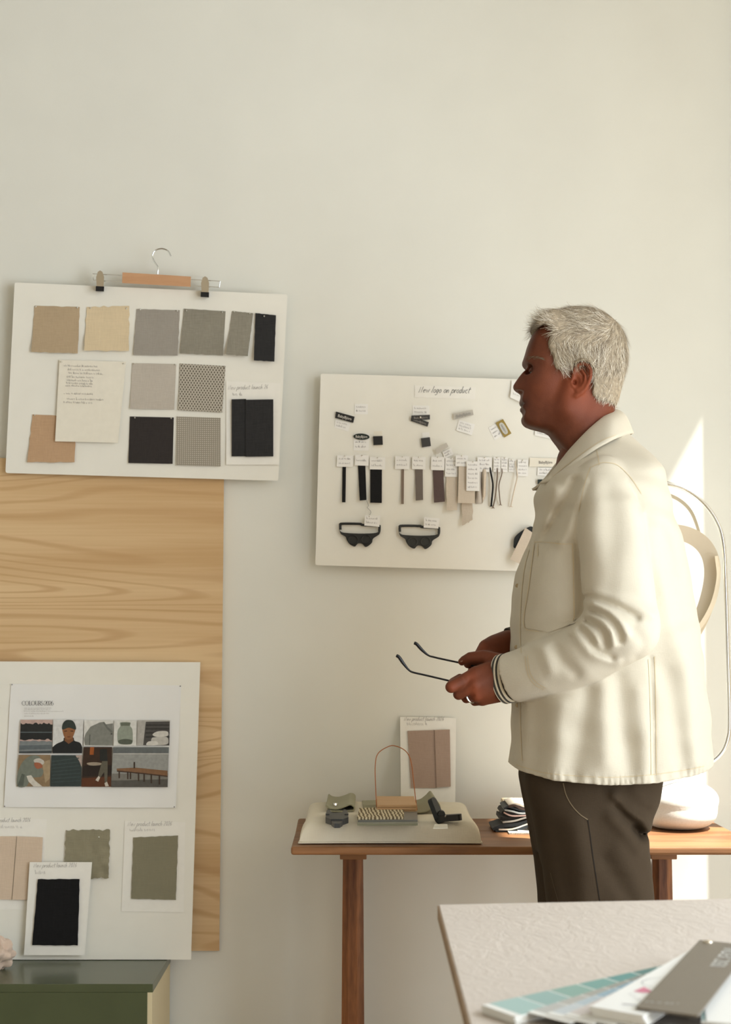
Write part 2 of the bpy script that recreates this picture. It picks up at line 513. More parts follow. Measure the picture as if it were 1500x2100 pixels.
# right wall with a tall window; built as the pieces around the opening
wr = MB()
Y0, Y1, Z0, Z1 = -1.60, YW - .05, .15, 2.98
wr.box((XR, -3, 0), (XR + .2, Y0, 3.2)); wr.box((XR, Y1, 0), (XR + .2, YW, 3.2))
wr.box((XR, Y0, 0), (XR + .2, Y1, Z0)); wr.box((XR, Y0, Z1), (XR + .2, Y1, 3.2))
wr.build('wall_right', m_wall)['kind'] = 'structure'
m_frame = mat('window_paint', (.78, .76, .71), .5)
win = MB()
win.box((XR + .08, Y0, Z0), (XR + .13, Y1, Z0 + .05)); win.box((XR + .08, Y0, Z1 - .05), (XR + .13, Y1, Z1))
win.box((XR + .08, Y0, Z0), (XR + .13, Y0 + .05, Z1))
w1 = win.build('window_1', m_frame); w1['kind'] = 'structure'
for y in (-.7, .1, .9, 1.7, 2.5, 3.25, 4.0):
    MB().box((XR + .07, y, Z0 + .05), (XR + .13, y + .06, Z1 - .05)).build('mullion', m_frame, w1)
# unseen canopy added outside to keep the high sun off most of the window
aw = MB()
aw.box((XR + .2, 3.25, 3.10), (XR + .614, YW + .6, 3.16)); aw.box((XR + .2, -3, 3.10), (XR + 2.4, 3.25, 3.16))
aw.build('added_canopy', m_frame)['kind'] = 'structure'
slab('trim_2', (XR + .2, -3, -.1), (XR + 6, YW + 4, -.05), mat('terrace_stone', (.42, .40, .36), .9, var=.1))

# ================================================================== wooden sheet on the wall
PW = Plane((0, YW, 0), (0, -1, 0))
m_ply = plywood('plywood_birch', C(188, 156, 114, 1.22), C(216, 192, 154, 1.22), C(166, 126, 84, 1.22))
MB().prism([PW.at(x, y, .018) for x, y in ((-260, 930), (460, 955), (450, 1950), (-260, 1950))],
           [PW.at(x, y, .006) for x, y in ((-260, 930), (460, 955), (450, 1950), (-260, 1950))]).build('plywood_sheet', m_ply)
tag(bpy.data.objects['plywood_sheet'], 'large pale birch plywood sheet standing against the wall behind the boards', 'plywood')

def board(name, quad, plane, off, th, label):
    tl, tr, br, bl = quad
    # slightly rounded corners
    pts = []
    for a, b, c in ((bl, tl, tr), (tl, tr, br), (tr, br, bl), (br, bl, tl)):
        a, b, c = Vector(a), Vector(b), Vector(c)
        u = (a - b).normalized() * 5; w = (c - b).normalized() * 5
        for t in (0, .33, .67, 1): pts.append(b + u * (1 - t) ** 2 + w * t ** 2)
    f = [plane.at(p.x, p.y, off + th) for p in pts]; k = [plane.at(p.x, p.y, off) for p in pts]
    o = MB().prism(f, k).build(name, MATS['foam_board'])
    return tag(o, label, 'board')

# ================================================================== board with the clip hanger
PA = Plane((0, YW - .030, 1.55), (0, -1, .0))
TA = .010
def zA(x, y): return (x / 2.4194, 480 + y / 2.4194)
def qA(*p): return [zA(*a) for a in p]
board('pin_board', [(30, 579), (590, 604), (571, 986), (11, 970)], PA, 0, TA, 'large white foam board with fabric swatches hanging from a clip hanger')
sw = weave
def swatch(quad, off, material, label, pins=(), n=10, plane=PA, name='fabric_swatch', group=None, cat='fabric swatch', **kw):
    o = sheet(name, quad, plane, off, material, n=n, **kw)
    tag(o, label, cat, group)
    for p in pins: pin(o, *p, plane, off + kw.get('th', .0012) + .001)
    return o
GA = 'fabric swatches pinned to the hanger board'
m_tan = sw('cloth_tan', C(176, 157, 130)); m_cream = sw('cloth_cream', C(211, 194, 163), scale=300, var=.1)
m_grey = sw('cloth_grey', C(152, 147, 139)); m_gg = sw('cloth_greygreen', C(138, 134, 122), var=.2)
m_blk = sw('cloth_black', C(46, 46, 47), var=.25); m_pinkgrey = sw('cloth_pinkgrey', C(183, 176, 166))
m_brown = sw('cloth_brown', C(184, 153, 122)); m_char = sw('cloth_charcoal', C(52, 48, 47), var=.2)
OA = TA + .0004
swatch(qA((172, 355), (396, 362), (386, 592), (155, 585)), OA, m_tan, 'tan linen swatch at the top left of the hanger board', [zA(178, 360), zA(384, 365)], curl=.006, fray=2, wr=.002, seed=1, group=GA)
swatch(qA((431, 362), (642, 356), (640, 580), (418, 578)), OA, m_cream, 'cream boucle swatch between the tan and grey swatches, top row', [zA(450, 368), zA(628, 370)], curl=.008, fray=3, wr=.003, seed=2, group=GA)
swatch(qA((678, 372), (893, 378), (882, 603), (662, 600)), OA, m_grey, 'plain mid grey swatch in the top row under the hanger', [zA(697, 374), zA(880, 382)], curl=.004, fray=1, wr=.002, seed=3, group=GA)
swatch(qA((913, 370), (1120, 383), (1107, 602), (893, 592)), OA, m_gg, 'square heathered grey-green swatch in the top row under the right clip', [zA(926, 380), zA(1104, 388)], curl=.004, fray=1, wr=.003, seed=4, group=GA)
swatch(qA((1153, 382), (1257, 393), (1230, 606), (1122, 598)), OA, m_gg, 'narrow tilted grey-green swatch beside the black folded strip', [zA(1163, 386), zA(1240, 394)], curl=.012, fray=1, wr=.003, seed=5, group=GA)
swatch(qA((1268, 392), (1370, 403), (1362, 633), (1260, 627)), OA, m_blk, 'narrow black folded fabric strip at the top right of the hanger board', [zA(1312, 408)], th=.004, curl=.010, fray=1, wr=.002, seed=6, group=GA)
swatch(qA((657, 640), (875, 645), (865, 870), (645, 866)), OA, m_pinkgrey, 'pale pinkish grey swatch in the middle row of the hanger board', [zA(668, 644), zA(870, 648)], curl=.003, wr=.002, seed=7, group=GA)
m_mesh = uvpattern('cloth_mesh', C(84, 78, 68), C(176, 170, 158), 'diamond', 15, 10)
swatch(qA((893, 642), (1120, 655), (1103, 885), (885, 873)), OA, m_mesh, 'grey open diamond mesh swatch in the middle row of the hanger board', [zA(912, 648), zA(1114, 658)], curl=.003, wr=.001, seed=8, group=GA, th=.002)
swatch(qA((162, 895), (380, 905), (370, 1132), (135, 1132)), OA, m_brown, 'light brown swatch tucked behind the handwritten sheet, lower left', [zA(172, 899)], curl=.004, fray=3, wr=.003, seed=9, group=GA)
swatch(qA((645, 905), (863, 910), (857, 1140), (637, 1136)), OA, m_char, 'charcoal black square swatch in the bottom row of the hanger board', [zA(670, 912), zA(850, 914)], curl=.003, wr=.001, seed=10, group=GA)
m_perf = uvpattern('cloth_perforated', C(146, 140, 128), C(196, 190, 178), 'dots', 11, 12)
swatch(qA((877, 905), (1095, 912), (1095, 1152), (875, 1146)), OA, m_perf, 'grey perforated swatch with small light dots, bottom row', [], curl=.003, wr=.001, seed=11, group=GA, th=.0018)

def paper(quad, plane, off, label, lines=(), name='note_paper', material=None, n=4, cat='paper', parent=None, **kw):
    o = sheet(name, quad, plane, off, material or MATS['paper_white'], parent=parent, n=n, th=kw.pop('th', .0006), **kw)
    if parent is None: tag(o, label, cat)
    return o
note = paper([(122, 738), (259, 742), (242, 908), (113, 905)], PA, OA + .006, 'cream handwritten sheet with two paragraphs on the hanger board', material=MATS['paper_cream'], curl=.004)
hw = MB(); pj = lambda x, y: PA.at(x, y, OA + .0085)
rows = [(131, 200, 751, 2), (139, 205, 759, 3), (141, 210, 766, 4), (137, 192, 774, 5), (137, 190, 781, 6), (136, 190, 787, 7), (134, 188, 792, 8),
        (131, 190, 808, 9), (137, 212, 819, 10), (130, 188, 826, 11)]
for x0, x1, y, sd in rows: scribble(hw, x0, x1, y, 3.2, pj, .8, sd, .03)
hw.build('handwriting', MATS['pencil_light'], note)
pin(note, 126, 742, PA, OA + .008); pin(note, 254, 746, PA, OA + .008)

card = paper([(464, 781), (576, 786), (573, 953), (464, 953)], PA, OA + .001, 'white sample card with a folded black fabric on the hanger board', name='sample_card', cat='sample card', curl=.003)
hw = MB(); pj = lambda x, y: PA.at(x, y, OA + .0022)
write(hw, 'New product launch 26', 468, 799, 9.5, pj, .8, rot=-.02); scribble(hw, 477, 497, 811, 5, pj, .8, 4)
hw.build('handwriting', MATS['pencil_light'], card)
fb = sheet('fabric', qA((1150, 820), (1222, 818), (1222, 1103), (1150, 1103)), PA, OA + .0035, m_blk, card, n=8, th=.004, wr=.001, seed=3)
fb = sheet('fabric', qA((1219, 822), (1357, 820), (1357, 1103), (1219, 1105)), PA, OA + .005, m_blk, card, n=8, th=.004, wr=.002, seed=5)

# clip hanger
hg = empty('clip_hanger', PA.at(325, 610, .03), 'wooden clip hanger with steel hook gripping the top of the white board', 'hanger')
pj = lambda x, y, o=.03: PA.at(*zA(x, y), o)
MB().prism([pj(608, 190, .034), pj(948, 211, .034), pj(946, 262, .034), pj(606, 243, .034)],
           [pj(608, 190, .020), pj(948, 211, .020), pj(946, 262, .020), pj(606, 243, .020)]).build('wooden_bar', wood('hanger_beech', C(200, 158, 122), C(182, 138, 102), 20, 'X', amount=.6), hg)
hook = spline([(783, 200), (784, 165), (768, 138), (757, 110), (768, 84), (800, 72), (832, 82), (849, 110)], 6)
MB().tube([pj(x, y, .026) for x, y in hook], .0017, 8).build('hook', MATS['chrome'], hg, True)
for (a, b) in (((460, 197), (1093, 234)), ((463, 229), (1088, 264))):
    MB().tube([pj(*a, .027), pj(*b, .027)], .0011, 6).build('rail', MATS['chrome'], hg, True)
for (a, b) in (((460, 197), (463, 229)), ((1093, 234), (1088, 264))):
    MB().tube([pj(*a, .027), pj(*b, .027)], .0011, 6).build('rail_end', MATS['chrome'], hg, True)
for (cx, cy) in ((497, 184), (1018, 213)):
    c = MB()
    for o_ in (.034, .022):
        out = [(cx - 17, cy + 80), (cx - 20, cy + 30), (cx - 12, cy + 4), (cx, cy - 4), (cx + 12, cy + 4), (cx + 20, cy + 30), (cx + 17, cy + 80)]
        c.prism([pj(x, y, o_ + .0015) for x, y in out], [pj(x, y, o_) for x, y in out])
    c.tube([pj(cx - 14, cy + 34, .029), pj(cx + 14, cy + 35, .029)], .005, 10)
    cl = c.build('clip', MATS['steel_dull'], hg)
    out = [(cx - 21, cy + 74), (cx + 20, cy + 76), (cx + 19, cy + 101), (cx - 22, cy + 99)]
    MB().prism([pj(x, y, .037) for x, y in out], [pj(x, y, .0105) for x, y in out]).build('rubber_tip', MATS['black_rubber'], cl)
# ================================================================== board "New logo on product"
PB = Plane((0, YW - .030, 1.4), (0, -1, 0))
TB = .008; OB = TB + .0004
def zB(x, y): return (620 + x / 2.7778, 740 + y / 2.7778)
def qB(*p): return [zB(*a) for a in p]
def rB(x0, y0, x1, y1, tilt=0): return qB((x0, y0), (x1, y0 + tilt), (x1 - tilt * .3, y1 + tilt), (x0 - tilt * .3, y1))
board('sample_board', [(658, 766), (1243, 783), (1228, 1176), (647, 1159)], PB, 0, TB, 'white foam board of labels, ribbons and buckles in front of the man')
pjb = lambda o: (lambda x, y: PB.at(x, y, o))
t = paper(qB((643, 140), (990, 150), (985, 218), (640, 208)), PB, OB, 'strip of paper with the words New logo on product in pen', name='title_strip')
hw = MB(); write(hw, 'New logo on product', 859, 805, 13.5, pjb(OB + .0012), 1.15, slant=.35, rot=.012, seed=3)
hw.build('handwriting', MATS['pencil'], t)
m_lab = mat('label_black', (.018, .018, .019), .5); m_labtxt = mat('label_white_thread', (.66, .64, .60), .8)
m_tagp = mat('tag_paper', C(233, 232, 229), .85); m_tagtxt = mat('tag_print', (.47, .465, .48), .8); m_labg = mat('label_darkgrey', (.06, .06, .06), .7)
GB = 'sample tags pinned to the logo board'
_sd = [20]
def ptag(quad, off, label, lines=2, cat='paper tag', pinat=None, dark=False, **kw):
    o = paper(quad, PB, off, label, name='paper_tag', cat=cat, material=kw.pop('material', m_tagp), **kw)
    tl, tr, br, bl = [Vector(q) for q in quad]
    mb = MB(); top = off + .0012 + kw.get('curl', 0)
    for i in range(lines):
        v = (i + .9) / (lines + .6)
        a = tl.lerp(bl, v); b = tr.lerp(br, v); a2 = a.lerp(b, .12); b2 = a.lerp(b, .80)
        _sd[0] += 1
        scribble(mb, a2.x, b2.x, a2.y, 3.0, pjb(top), .7, _sd[0], (b2.y - a2.y) / max(1, (b2.x - a2.x)))
    if mb.v: mb.build('print', MATS['pencil_light'] if dark else m_tagtxt, o)
    if pinat: pin(o, *zB(*pinat), PB, off + .002, r=.0016)
    return o
BRAND = 'BabyBj\u00f6rn'
def logolabel(quad, off, material, label, txt=True, tm=None, th=.0022, **kw):
    o = sheet('woven_label', quad, PB, off, material, n=4, th=th, **kw)
    tag(o, label, 'label')
    if txt:
        tl, tr, br, bl = [Vector(q) for q in quad]
        c = (tl + tr + br + bl) / 4; d = (tr - tl + br - bl) / 2
        fonttext(BRAND, pjb(off + th + .0008 + kw.get('curl', 0)), c.x, c.y + .5, (tl - bl).length * .62, math.atan2(d.y, d.x), parent=o, material=tm or m_labtxt,
                 sx=d.length * .86 / ((tl - bl).length * .62 * 4.75), bold=.01)
    return o
# upper row
ptag(qB((190, 335), (278, 352), (262, 402), (184, 380)), OB, 'small white tag hanging under the tilted black label, far left')
logolabel(qB((193, 289), (299, 318), (291, 353), (188, 325)), OB + .002, m_lab, 'tilted black woven label at the far left of the logo board')
ptag(qB((300, 246), (376, 246), (374, 305), (298, 303)), OB, 'faint white tag above the black oval label')
ov = [zB(338 + 46 * math.cos(a), 432 + 18 * math.sin(a) + 2 * math.cos(a)) for a in [i * 2 * math.pi / 28 for i in range(28)]]
ptag(qB((294, 415), (383, 415), (380, 512), (292, 510)), OB, 'white tag under the black oval label', 3)
o = MB().prism([PB.at(x, y, OB + .0045) for x, y in ov], [PB.at(x, y, OB + .002) for x, y in ov]).build('oval_label', mat('label_green_black', (.012, .022, .018), .5))
tag(o, 'small black oval logo label on the left of the logo board', 'label')
fonttext(BRAND, pjb(OB + .0052), zB(338, 432)[0], zB(338, 432)[1] + .3, 7.6, .03, sx=.78, parent=o, material=m_labtxt, bold=.01)
ptag(qB((408, 402), (456, 400), (458, 494), (410, 496)), OB, 'white tag carrying the small black square patch', 0, material=MATS['paper_cream'])
tag(sheet('square_patch', qB((404, 430), (458, 428), (460, 478), (407, 480)), PB, OB + .002, m_lab, n=2, th=.003), 'small black square patch to the right of the oval label', 'patch')
ptag(qB((630, 254), (726, 256), (724, 312), (628, 310)), OB, 'white tag above the crossed pair of dark labels', 2)
logolabel(qB((623, 314), (722, 350), (715, 375), (619, 342)), OB + .002, m_labg, 'lower dark label of the crossed pair, slanting down to the right', tm=mat('label_dim', (.32, .30, .28), .8))
l2 = logolabel(qB((622, 312), (728, 307), (728, 334), (624, 338)), OB + .006, m_labg, 'upper dark label of the crossed pair with a pin through it', tm=MATS['label_dim'])
pin(l2, *zB(673, 322), PB, OB + .01, r=.0026)
ptag(qB((682, 410), (724, 406), (734, 494), (692, 498)), OB, 'white tag behind the dark grey square patch', 0)
tag(sheet('square_patch', qB((677, 441), (728, 435), (734, 485), (683, 493)), PB, OB + .002, m_labg, n=2, th=.003), 'dark grey square patch, slightly tilted, below the crossed labels', 'patch')
ptag(qB((893, 336), (985, 362), (968, 424), (878, 396)), OB, 'tilted white tag below the pale grey label', 3, curl=.003)
logolabel(qB((862, 300), (972, 278), (977, 308), (866, 336)), OB + .004, mat('label_palegrey', C(190, 186, 178), .8), 'pale grey label above a tilted white tag, upper middle', tm=mat('label_greytext', (.30, .29, .28), .8), curl=.004)
ptag(qB((1062, 382), (1106, 356), (1140, 424), (1098, 452)), OB, 'white tag to the left of the gold-rimmed label', 3)
g = tag(sheet('framed_label', qB((1103, 353), (1145, 332), (1193, 413), (1153, 437)), PB, OB + .002, mat('label_gold', C(150, 128, 66), .5), n=2, th=.002), 'gold-rimmed label with a pale oval, tilted, below the chin', 'label')
gc = zB(1148, 385)
gov = []
for i in range(24):
    a = i * 2 * math.pi / 24; ca = math.copysign(abs(math.cos(a)) ** .7, math.cos(a)); sa = math.copysign(abs(math.sin(a)) ** .7, math.sin(a))
    lx, ly = 13.2 * ca, 5.4 * sa; r = math.radians(60)
    gov.append((gc[0] + lx * math.cos(r) - ly * math.sin(r), gc[1] + lx * math.sin(r) + ly * math.cos(r)))
gp = MB().prism([PB.at(x, y, OB + .0052) for x, y in gov], [PB.at(x, y, OB + .004) for x, y in gov]).build('oval_panel', mat('label_silverweave', C(190, 190, 184), .6), g)
fonttext(BRAND, pjb(OB + .0058), gc[0], gc[1], 5.2, math.radians(60), sx=.85, parent=g, material=MATS['label_greytext'])
ptag([(1050, 781), (1100, 795), (1092, 836), (1047, 815)], OB + .004, 'white tag showing between the nose and the mouth of the man', 2, dark=True, curl=.006)
ptag([(1098, 872), (1140, 880), (1138, 902), (1097, 893)], OB + .002, 'white tag just below the chin of the man', 2)
# row of ribbons, each with its tag
m_rblk = sw('ribbon_black', (.013, .013, .014), var=.2, scale=700); m_rgrey = sw('ribbon_grey', C(112, 104, 98), var=.12, scale=700)
m_rplum = sw('ribbon_plum', C(92, 78, 76), var=.12, scale=700); m_rbeige = sw('ribbon_beige', C(204, 192, 176), var=.08, scale=600)
m_rlgrey = sw('ribbon_lightgrey', C(190, 184, 175), var=.08, scale=600); m_rtaupe = sw('ribbon_taupe', C(126, 112, 100), var=.1, scale=700)
def rib(quad, off, m, label, **kw):
    o = sheet('ribbon', quad, PB, off, m, n=8, th=kw.pop('th', .0022), **kw)
    return tag(o, label, 'ribbon', 'ribbon samples on the logo board')
rib(qB((230, 590), (250, 590), (247, 806), (227, 806)), OB, m_rblk, 'thinnest black ribbon, leftmost of all the ribbons', curl=.006)
rib(qB((318, 590), (360, 588), (367, 793), (328, 796)), OB, m_rblk, 'medium black ribbon between the thinnest and the widest black ones', curl=.008, wr=.002)
rib(qB((388, 600), (455, 600), (454, 810), (388, 808)), OB, m_rblk, 'widest black ribbon above the left buckle', curl=.006)
rib(qB((566, 600), (581, 600), (579, 816), (564, 815)), OB, m_rtaupe, 'thin taupe ribbon in the middle of the row', curl=.004)
rib(qB((642, 600), (687, 600), (689, 792), (648, 796)), OB, m_rgrey, 'medium grey ribbon above the right buckle', curl=.008)
rib(qB((744, 605), (804, 605), (813, 802), (752, 808)), OB, m_rplum, 'wide plum-grey ribbon in the middle of the row', curl=.008)
rib(qB((820, 620), (886, 620), (884, 850), (824, 852)), OB + .001, m_rbeige, 'wide beige ribbon right beside the plum-grey one', curl=.012, wr=.002, fray=2)
rib(qB((907, 720), (972, 720), (972, 905), (912, 940)), OB + .001, m_rbeige, 'longest beige ribbon with a frayed lower end', curl=.012, fray=4, wr=.002, seed=4)
rib(qB((893, 590), (986, 590), (984, 812), (888, 810)), OB + .010, m_rbeige, 'broad beige ribbon hanging over the longest one', curl=.006, wr=.002, seed=2)
rib(qB((985, 610), (1022, 610), (1026, 810), (990, 815)), OB + .002, m_rlgrey, 'light grey curling ribbon left of the cream looped one', bulge=.012)
rib(qB((1024, 610), (1052, 610), (1046, 770), (1026, 815)), OB + .003, m_rbeige, 'slim cream ribbon curling next to the black cord', bulge=.014)
def cord(pts, r, m, label):
    pts = spline([(*zB(x, y), d) for x, y, d in pts], 6)
    mb = MB().tube([PB.at(p[0], p[1], OB + .004 + p[2]) for p in pts], r, 8)
    e = pts[-1]
    for k in range(5): mb.tube([PB.at(e[0], e[1], OB + .004 + e[2]), PB.at(e[0] + (k - 2) * 1.6, e[1] + 3.0, OB + .003 + e[2])], r * .35, 5)
    return tag(mb.build('cord', m, None, True), label, 'cord', 'cord samples on the logo board')
cord([(1070, 600, 0), (1076, 640, .004), (1087, 705, .008), (1083, 770, .008), (1078, 822, .003)], .0021, m_rblk, 'black cord, darkest of the four hanging cords')
cord([(1110, 600, 0), (1113, 640, .004), (1108, 710, .008), (1100, 780, .008), (1088, 832, .003)], .0017, m_rtaupe, 'taupe cord just right of the black cord')
cord([(1136, 600, 0), (1139, 640, .004), (1122, 705, .008), (1125, 770, .008), (1130, 815, .003)], .0014, m_rtaupe, 'thin wavy taupe cord, third of the hanging cords')
cord([(1214, 570, 0), (1219, 610, .006), (1226, 660, .010), (1208, 740, .010), (1190, 825, .004)], .0015, m_rbeige, 'pale beige cord on its own at the right end of the row')
def tg(x0, y0, x1, y1, label, lines=2, off=.004, p=True, **kw):
    ptag(qB((x0, y0), (x1, y0 + 2), (x1 - 1, y1 + 2), (x0 - 2, y1)), OB + off, label, lines, pinat=((x0 + x1) / 2, y0 + 4) if p else None, **kw)
tg(199, 538, 290, 603, 'white tag over the thinnest black ribbon')
tg(302, 536, 380, 596, 'white tag over the medium black ribbon', 1, .003)
tg(386, 548, 474, 618, 'white tag over the widest black ribbon')
tg(531, 543, 612, 616, 'white tag over the thin taupe ribbon')
tg(628, 546, 704, 617, 'white tag over the medium grey ribbon')
tg(736, 546, 812, 622, 'white tag over the plum-grey ribbon')
tg(816, 552, 886, 660, 'long white tag over the wide beige ribbon', 4, .005)
logolabel(qB((757, 505), (822, 466), (834, 488), (772, 532)), OB + .008, MATS['label_palegrey'], 'small pale grey tilted label above the plum-grey ribbon', txt=False)
ptag(qB((800, 520), (850, 495), (862, 535), (812, 556)), OB + .003, 'tilted white tag beside the small pale grey label', 2)
tg(876, 538, 946, 600, 'white tag over the broad beige ribbon', 2, .014)
tg(938, 572, 1012, 740, 'longest white tag, hanging in front of the beige ribbons', 6, .020)
tg(1000, 548, 1082, 632, 'white tag over the black cord', 3, .006)
tg(1092, 548, 1131, 632, 'narrow white tag over the taupe cord', 4, .006)
tg(1135, 550, 1172, 632, 'narrow white tag over the thin wavy cord', 4, .006)
tg(1178, 560, 1212, 632, 'narrow white tag left of the pale beige cord', 4, .004)
tg(1228, 562, 1288, 656, 'white tag right of the pale beige cord', 4, .004)
lb = paper(qB((1298, 552), (1470, 556), (1468, 604), (1296, 602)), PB, OB + .004, 'cream tag with the logo printed in grey, beside the collar', name='logo_tag', material=MATS['paper_cream'], cat='paper tag')
fonttext(BRAND, pjb(OB + .0058), *zB(1388, 579), 8.2, .0, sx=.82, parent=lb, material=MATS['label_greytext'], bold=.012)
ptag(qB((1342, 608), (1440, 610), (1438, 656), (1340, 654)), OB + .002, 'white tag between the logo tag and the collar', 2)
logolabel(qB((1342, 676), (1450, 674), (1450, 704), (1342, 706)), OB + .004, MATS['label_green_black'], 'black label half hidden behind the jacket collar', txt=False, th=.004)
# two plastic buckles
def smooth_poly(pts, n=4): return [(p[0], p[1]) for p in spline(pts, n, True)]
def buckle(dx, dy, material, label):
    b = empty('plastic_buckle', PB.at(*zB(330 + dx, 1060 + dy), OB + .004), label, 'buckle', 'plastic buckles on the logo board')
    pj = lambda x, y, o: PB.at(*zB(x + dx, y + dy), OB + o)
    bar = [(214, 930), (224, 922), (330, 926), (336, 932), (444, 936), (446, 985), (436, 985), (434, 946), (228, 936), (230, 975), (218, 978)]
    # frame around the slot: built as a closed bar
    loop = spline([(218, 962), (218, 936), (228, 928), (330, 929), (345, 935), (432, 939), (441, 946), (440, 972)], 4)
    m1 = MB().tube([pj(x, y, .006) for x, y in loop], .0030, 8)
    m1.build('slot_bar', material, b, True)
    body = [(214, 962), (232, 978), (330, 984), (420, 980), (444, 965), (440, 988), (405, 1012), (398, 1035), (378, 1054), (360, 1060), (345, 1045), (330, 1040), (316, 1042), (300, 1058),
            (272, 1045), (255, 1022), (246, 1002), (220, 985)]
    body = smooth_poly(body, 4)
    MB().prism([pj(x, y, .009) for x, y in body], [pj(x, y, .001) for x, y in body]).build('body', material, b)
    for cx, cy in ((290, 1020), (365, 1018)):
        ring = [pj(cx + 27 * math.cos(a), cy + 25 * math.sin(a), .0095) for a in [i * 2 * math.pi / 24 for i in range(24)]]
        MB().tube(ring, .0018, 6, closed=True).build('button_rim', material, b, True)
    return b
buckle(0, 0, MATS['black_plastic'], 'black plastic buckle, left one of the pair low on the logo board')
buckle(339, 12, mat('grey_black_plastic', (.035, .038, .038), .45), 'dark grey plastic buckle, right one of the pair low on the logo board')
ptag(qB((358, 880), (446, 882), (440, 946), (354, 938)), OB + .014, 'white tag stuck on the left buckle', 2, pinat=(385, 886))
ptag(qB((696, 890), (784, 898), (776, 956), (692, 950)), OB + .014, 'white tag stuck on the right buckle', 2)
th = spline([(*zB(x, y),) for x, y in ((368, 795), (378, 825), (372, 835), (392, 860), (384, 880))], 5)
tag(MB().tube([PB.at(x, y, OB + .004) for x, y in th], .0005, 5).build('thread', MATS['pencil'], None, True), 'thin loose thread running down to the tag on the left buckle', 'thread')
# dark moulded piece with a ribbon by the jacket
pts = [(1205, 1040), (1215, 1000), (1262, 962), (1310, 944), (1330, 990), (1300, 1050), (1215, 1068)]
tag(MB().prism([PB.at(*zB(x, y), OB + .012) for x, y in smooth_poly(pts, 4)], [PB.at(*zB(x, y), OB) for x, y in smooth_poly(pts, 4)]).build('moulded_part', MATS['black_plastic']),
    'black moulded plastic piece partly behind the jacket, right of the buckles', 'plastic part')
rib(qB((1272, 950), (1330, 990), (1245, 1160), (1186, 1130)), OB + .014, m_rbeige, 'cream ribbon laid across the black moulded piece by the jacket', curl=.008, wr=.001)

# ================================================================== board "COLOURS 2026", leaning
ZBOX = .440
pb_ = PT(392, 1968, ZBOX); pt_ = P(411, 1358, YW - .035)
nC = Vector((0, -(pt_.z - pb_.z), (pt_.y - pb_.y))).normalized()
PC = Plane(pt_, nC)
TC = .008; OC = TC + .0004
def z3(x, y): return (x / 3.125, 1340 + y / 3.125)
def z4(x, y): return (x / 3.125, 1660 + y / 3.125)
q = [(-150, 1356), (411, 1358), (392, 1968), (-165, 1968)]
o = MB().prism([PC.at(x, y, TC) for x, y in q], [PC.at(x, y, 0) for x, y in q]).build('mood_board', MATS['foam_board'])
tag(o, 'white foam board with a photo print and green swatches, resting on the green box', 'board')
m_poster = mat('poster_paper', C(226, 227, 226), .55, spec=.4, bump=.05, bscale=30, var=.02, vscale=8)
po = sheet('photo_print', [z3(70, 195), z3(1162, 205), z3(1126, 990), z3(25, 985)], PC, OC, m_poster, n=12, th=.0006, wr=.006, wscale=60, seed=2)
tag(po, 'printed page titled COLOURS 2026 with nine photographs, pinned to the lower board', 'print')
for p in ((78, 200), (1157, 210), (1118, 984), (30, 980)): pin(po, *z3(*p), PC, OC + .005, r=.0016, material=MATS['pencil'])
OP = OC + .0085
# printed serif title
def serif(mb, text, x, y, h, proj):
    T, t = .12 * h, .05 * h
    def V(x0, a=0., b=1., w=T):
        ribbon(mb, [(x + x0, y - a * h), (x + x0, y - b * h)], w, proj)
    def Hh(x0, x1, yy): ribbon(mb, [(x + x0, y - yy * h), (x + x1, y - yy * h)], t, proj)
    def arc(cx, cy, rx, ry, a0, a1, n=14):
        pts = [(x + (cx + rx * math.cos(math.radians(a0 + (a1 - a0) * i / n))), y - (cy * h + ry * h * math.sin(math.radians(a0 + (a1 - a0) * i / n)))) for i in range(n + 1)]
        for a, b in zip(pts, pts[1:]):
            d = abs((a[0] - b[0])) / (math.hypot(a[0] - b[0], a[1] - b[1]) + 1e-9)
            ribbon(mb, [a, b], t + (T - t) * (1 - d), proj)
    for ch in text:
        if ch == 'C': arc(.42 * h, .5, .38 * h, .5, 50, 310); V(.72 * h, .68, .95, t); w = .84
        elif ch == 'O': arc(.45 * h, .5, .40 * h, .5, 0, 360, 20); w = .94
        elif ch == 'L': V(.2 * h); Hh(.04 * h, .38 * h, .985); Hh(.04 * h, .62 * h, .015); V(.6 * h, 0, .28, t); w = .68
        elif ch == 'U': V(.2 * h, .3); Hh(.04 * h, .36 * h, .985); arc(.45 * h, .33, .25 * h, .33, 180, 360); V(.70 * h, .3, 1., t); Hh(.58 * h, .82 * h, .985); w = .86
        elif ch == 'R': V(.2 * h); Hh(.04 * h, .36 * h, .985); Hh(.04 * h, .36 * h, .015); arc(.36 * h, .75, .26 * h, .24, -90, 90); ribbon(mb, [(x + .4 * h, y - .5 * h), (x + .74 * h, y)], T, proj); w = .78
        elif ch == 'S': arc(.3 * h, .75, .22 * h, .24, 40, 270); arc(.3 * h, .26, .24 * h, .25, 90, -140); w = .64
        elif ch == '2': arc(.28 * h, .72, .22 * h, .27, 170, -40); ribbon(mb, [(x + .44 * h, y - .55 * h), (x + .06 * h, y - .04 * h)], t * 1.3, proj); Hh(.05 * h, .54 * h, .05); w = .60
        elif ch == '0': arc(.28 * h, .5, .24 * h, .5, 0, 360, 18); w = .62
        elif ch == '6': arc(.28 * h, .32, .23 * h, .31, 0, 360, 16); arc(.5 * h, .36, .45 * h, .66, 178, 100); w = .62
        else: w = .25
        x += w * h * .86
mb = MB(); serif(mb, 'COLOURS 2026', *z3(140, 333), 9.0, lambda x, y: PC.at(x, y, OP))
mb.build('title_lettering', MATS['ink'], po)
mb = MB()
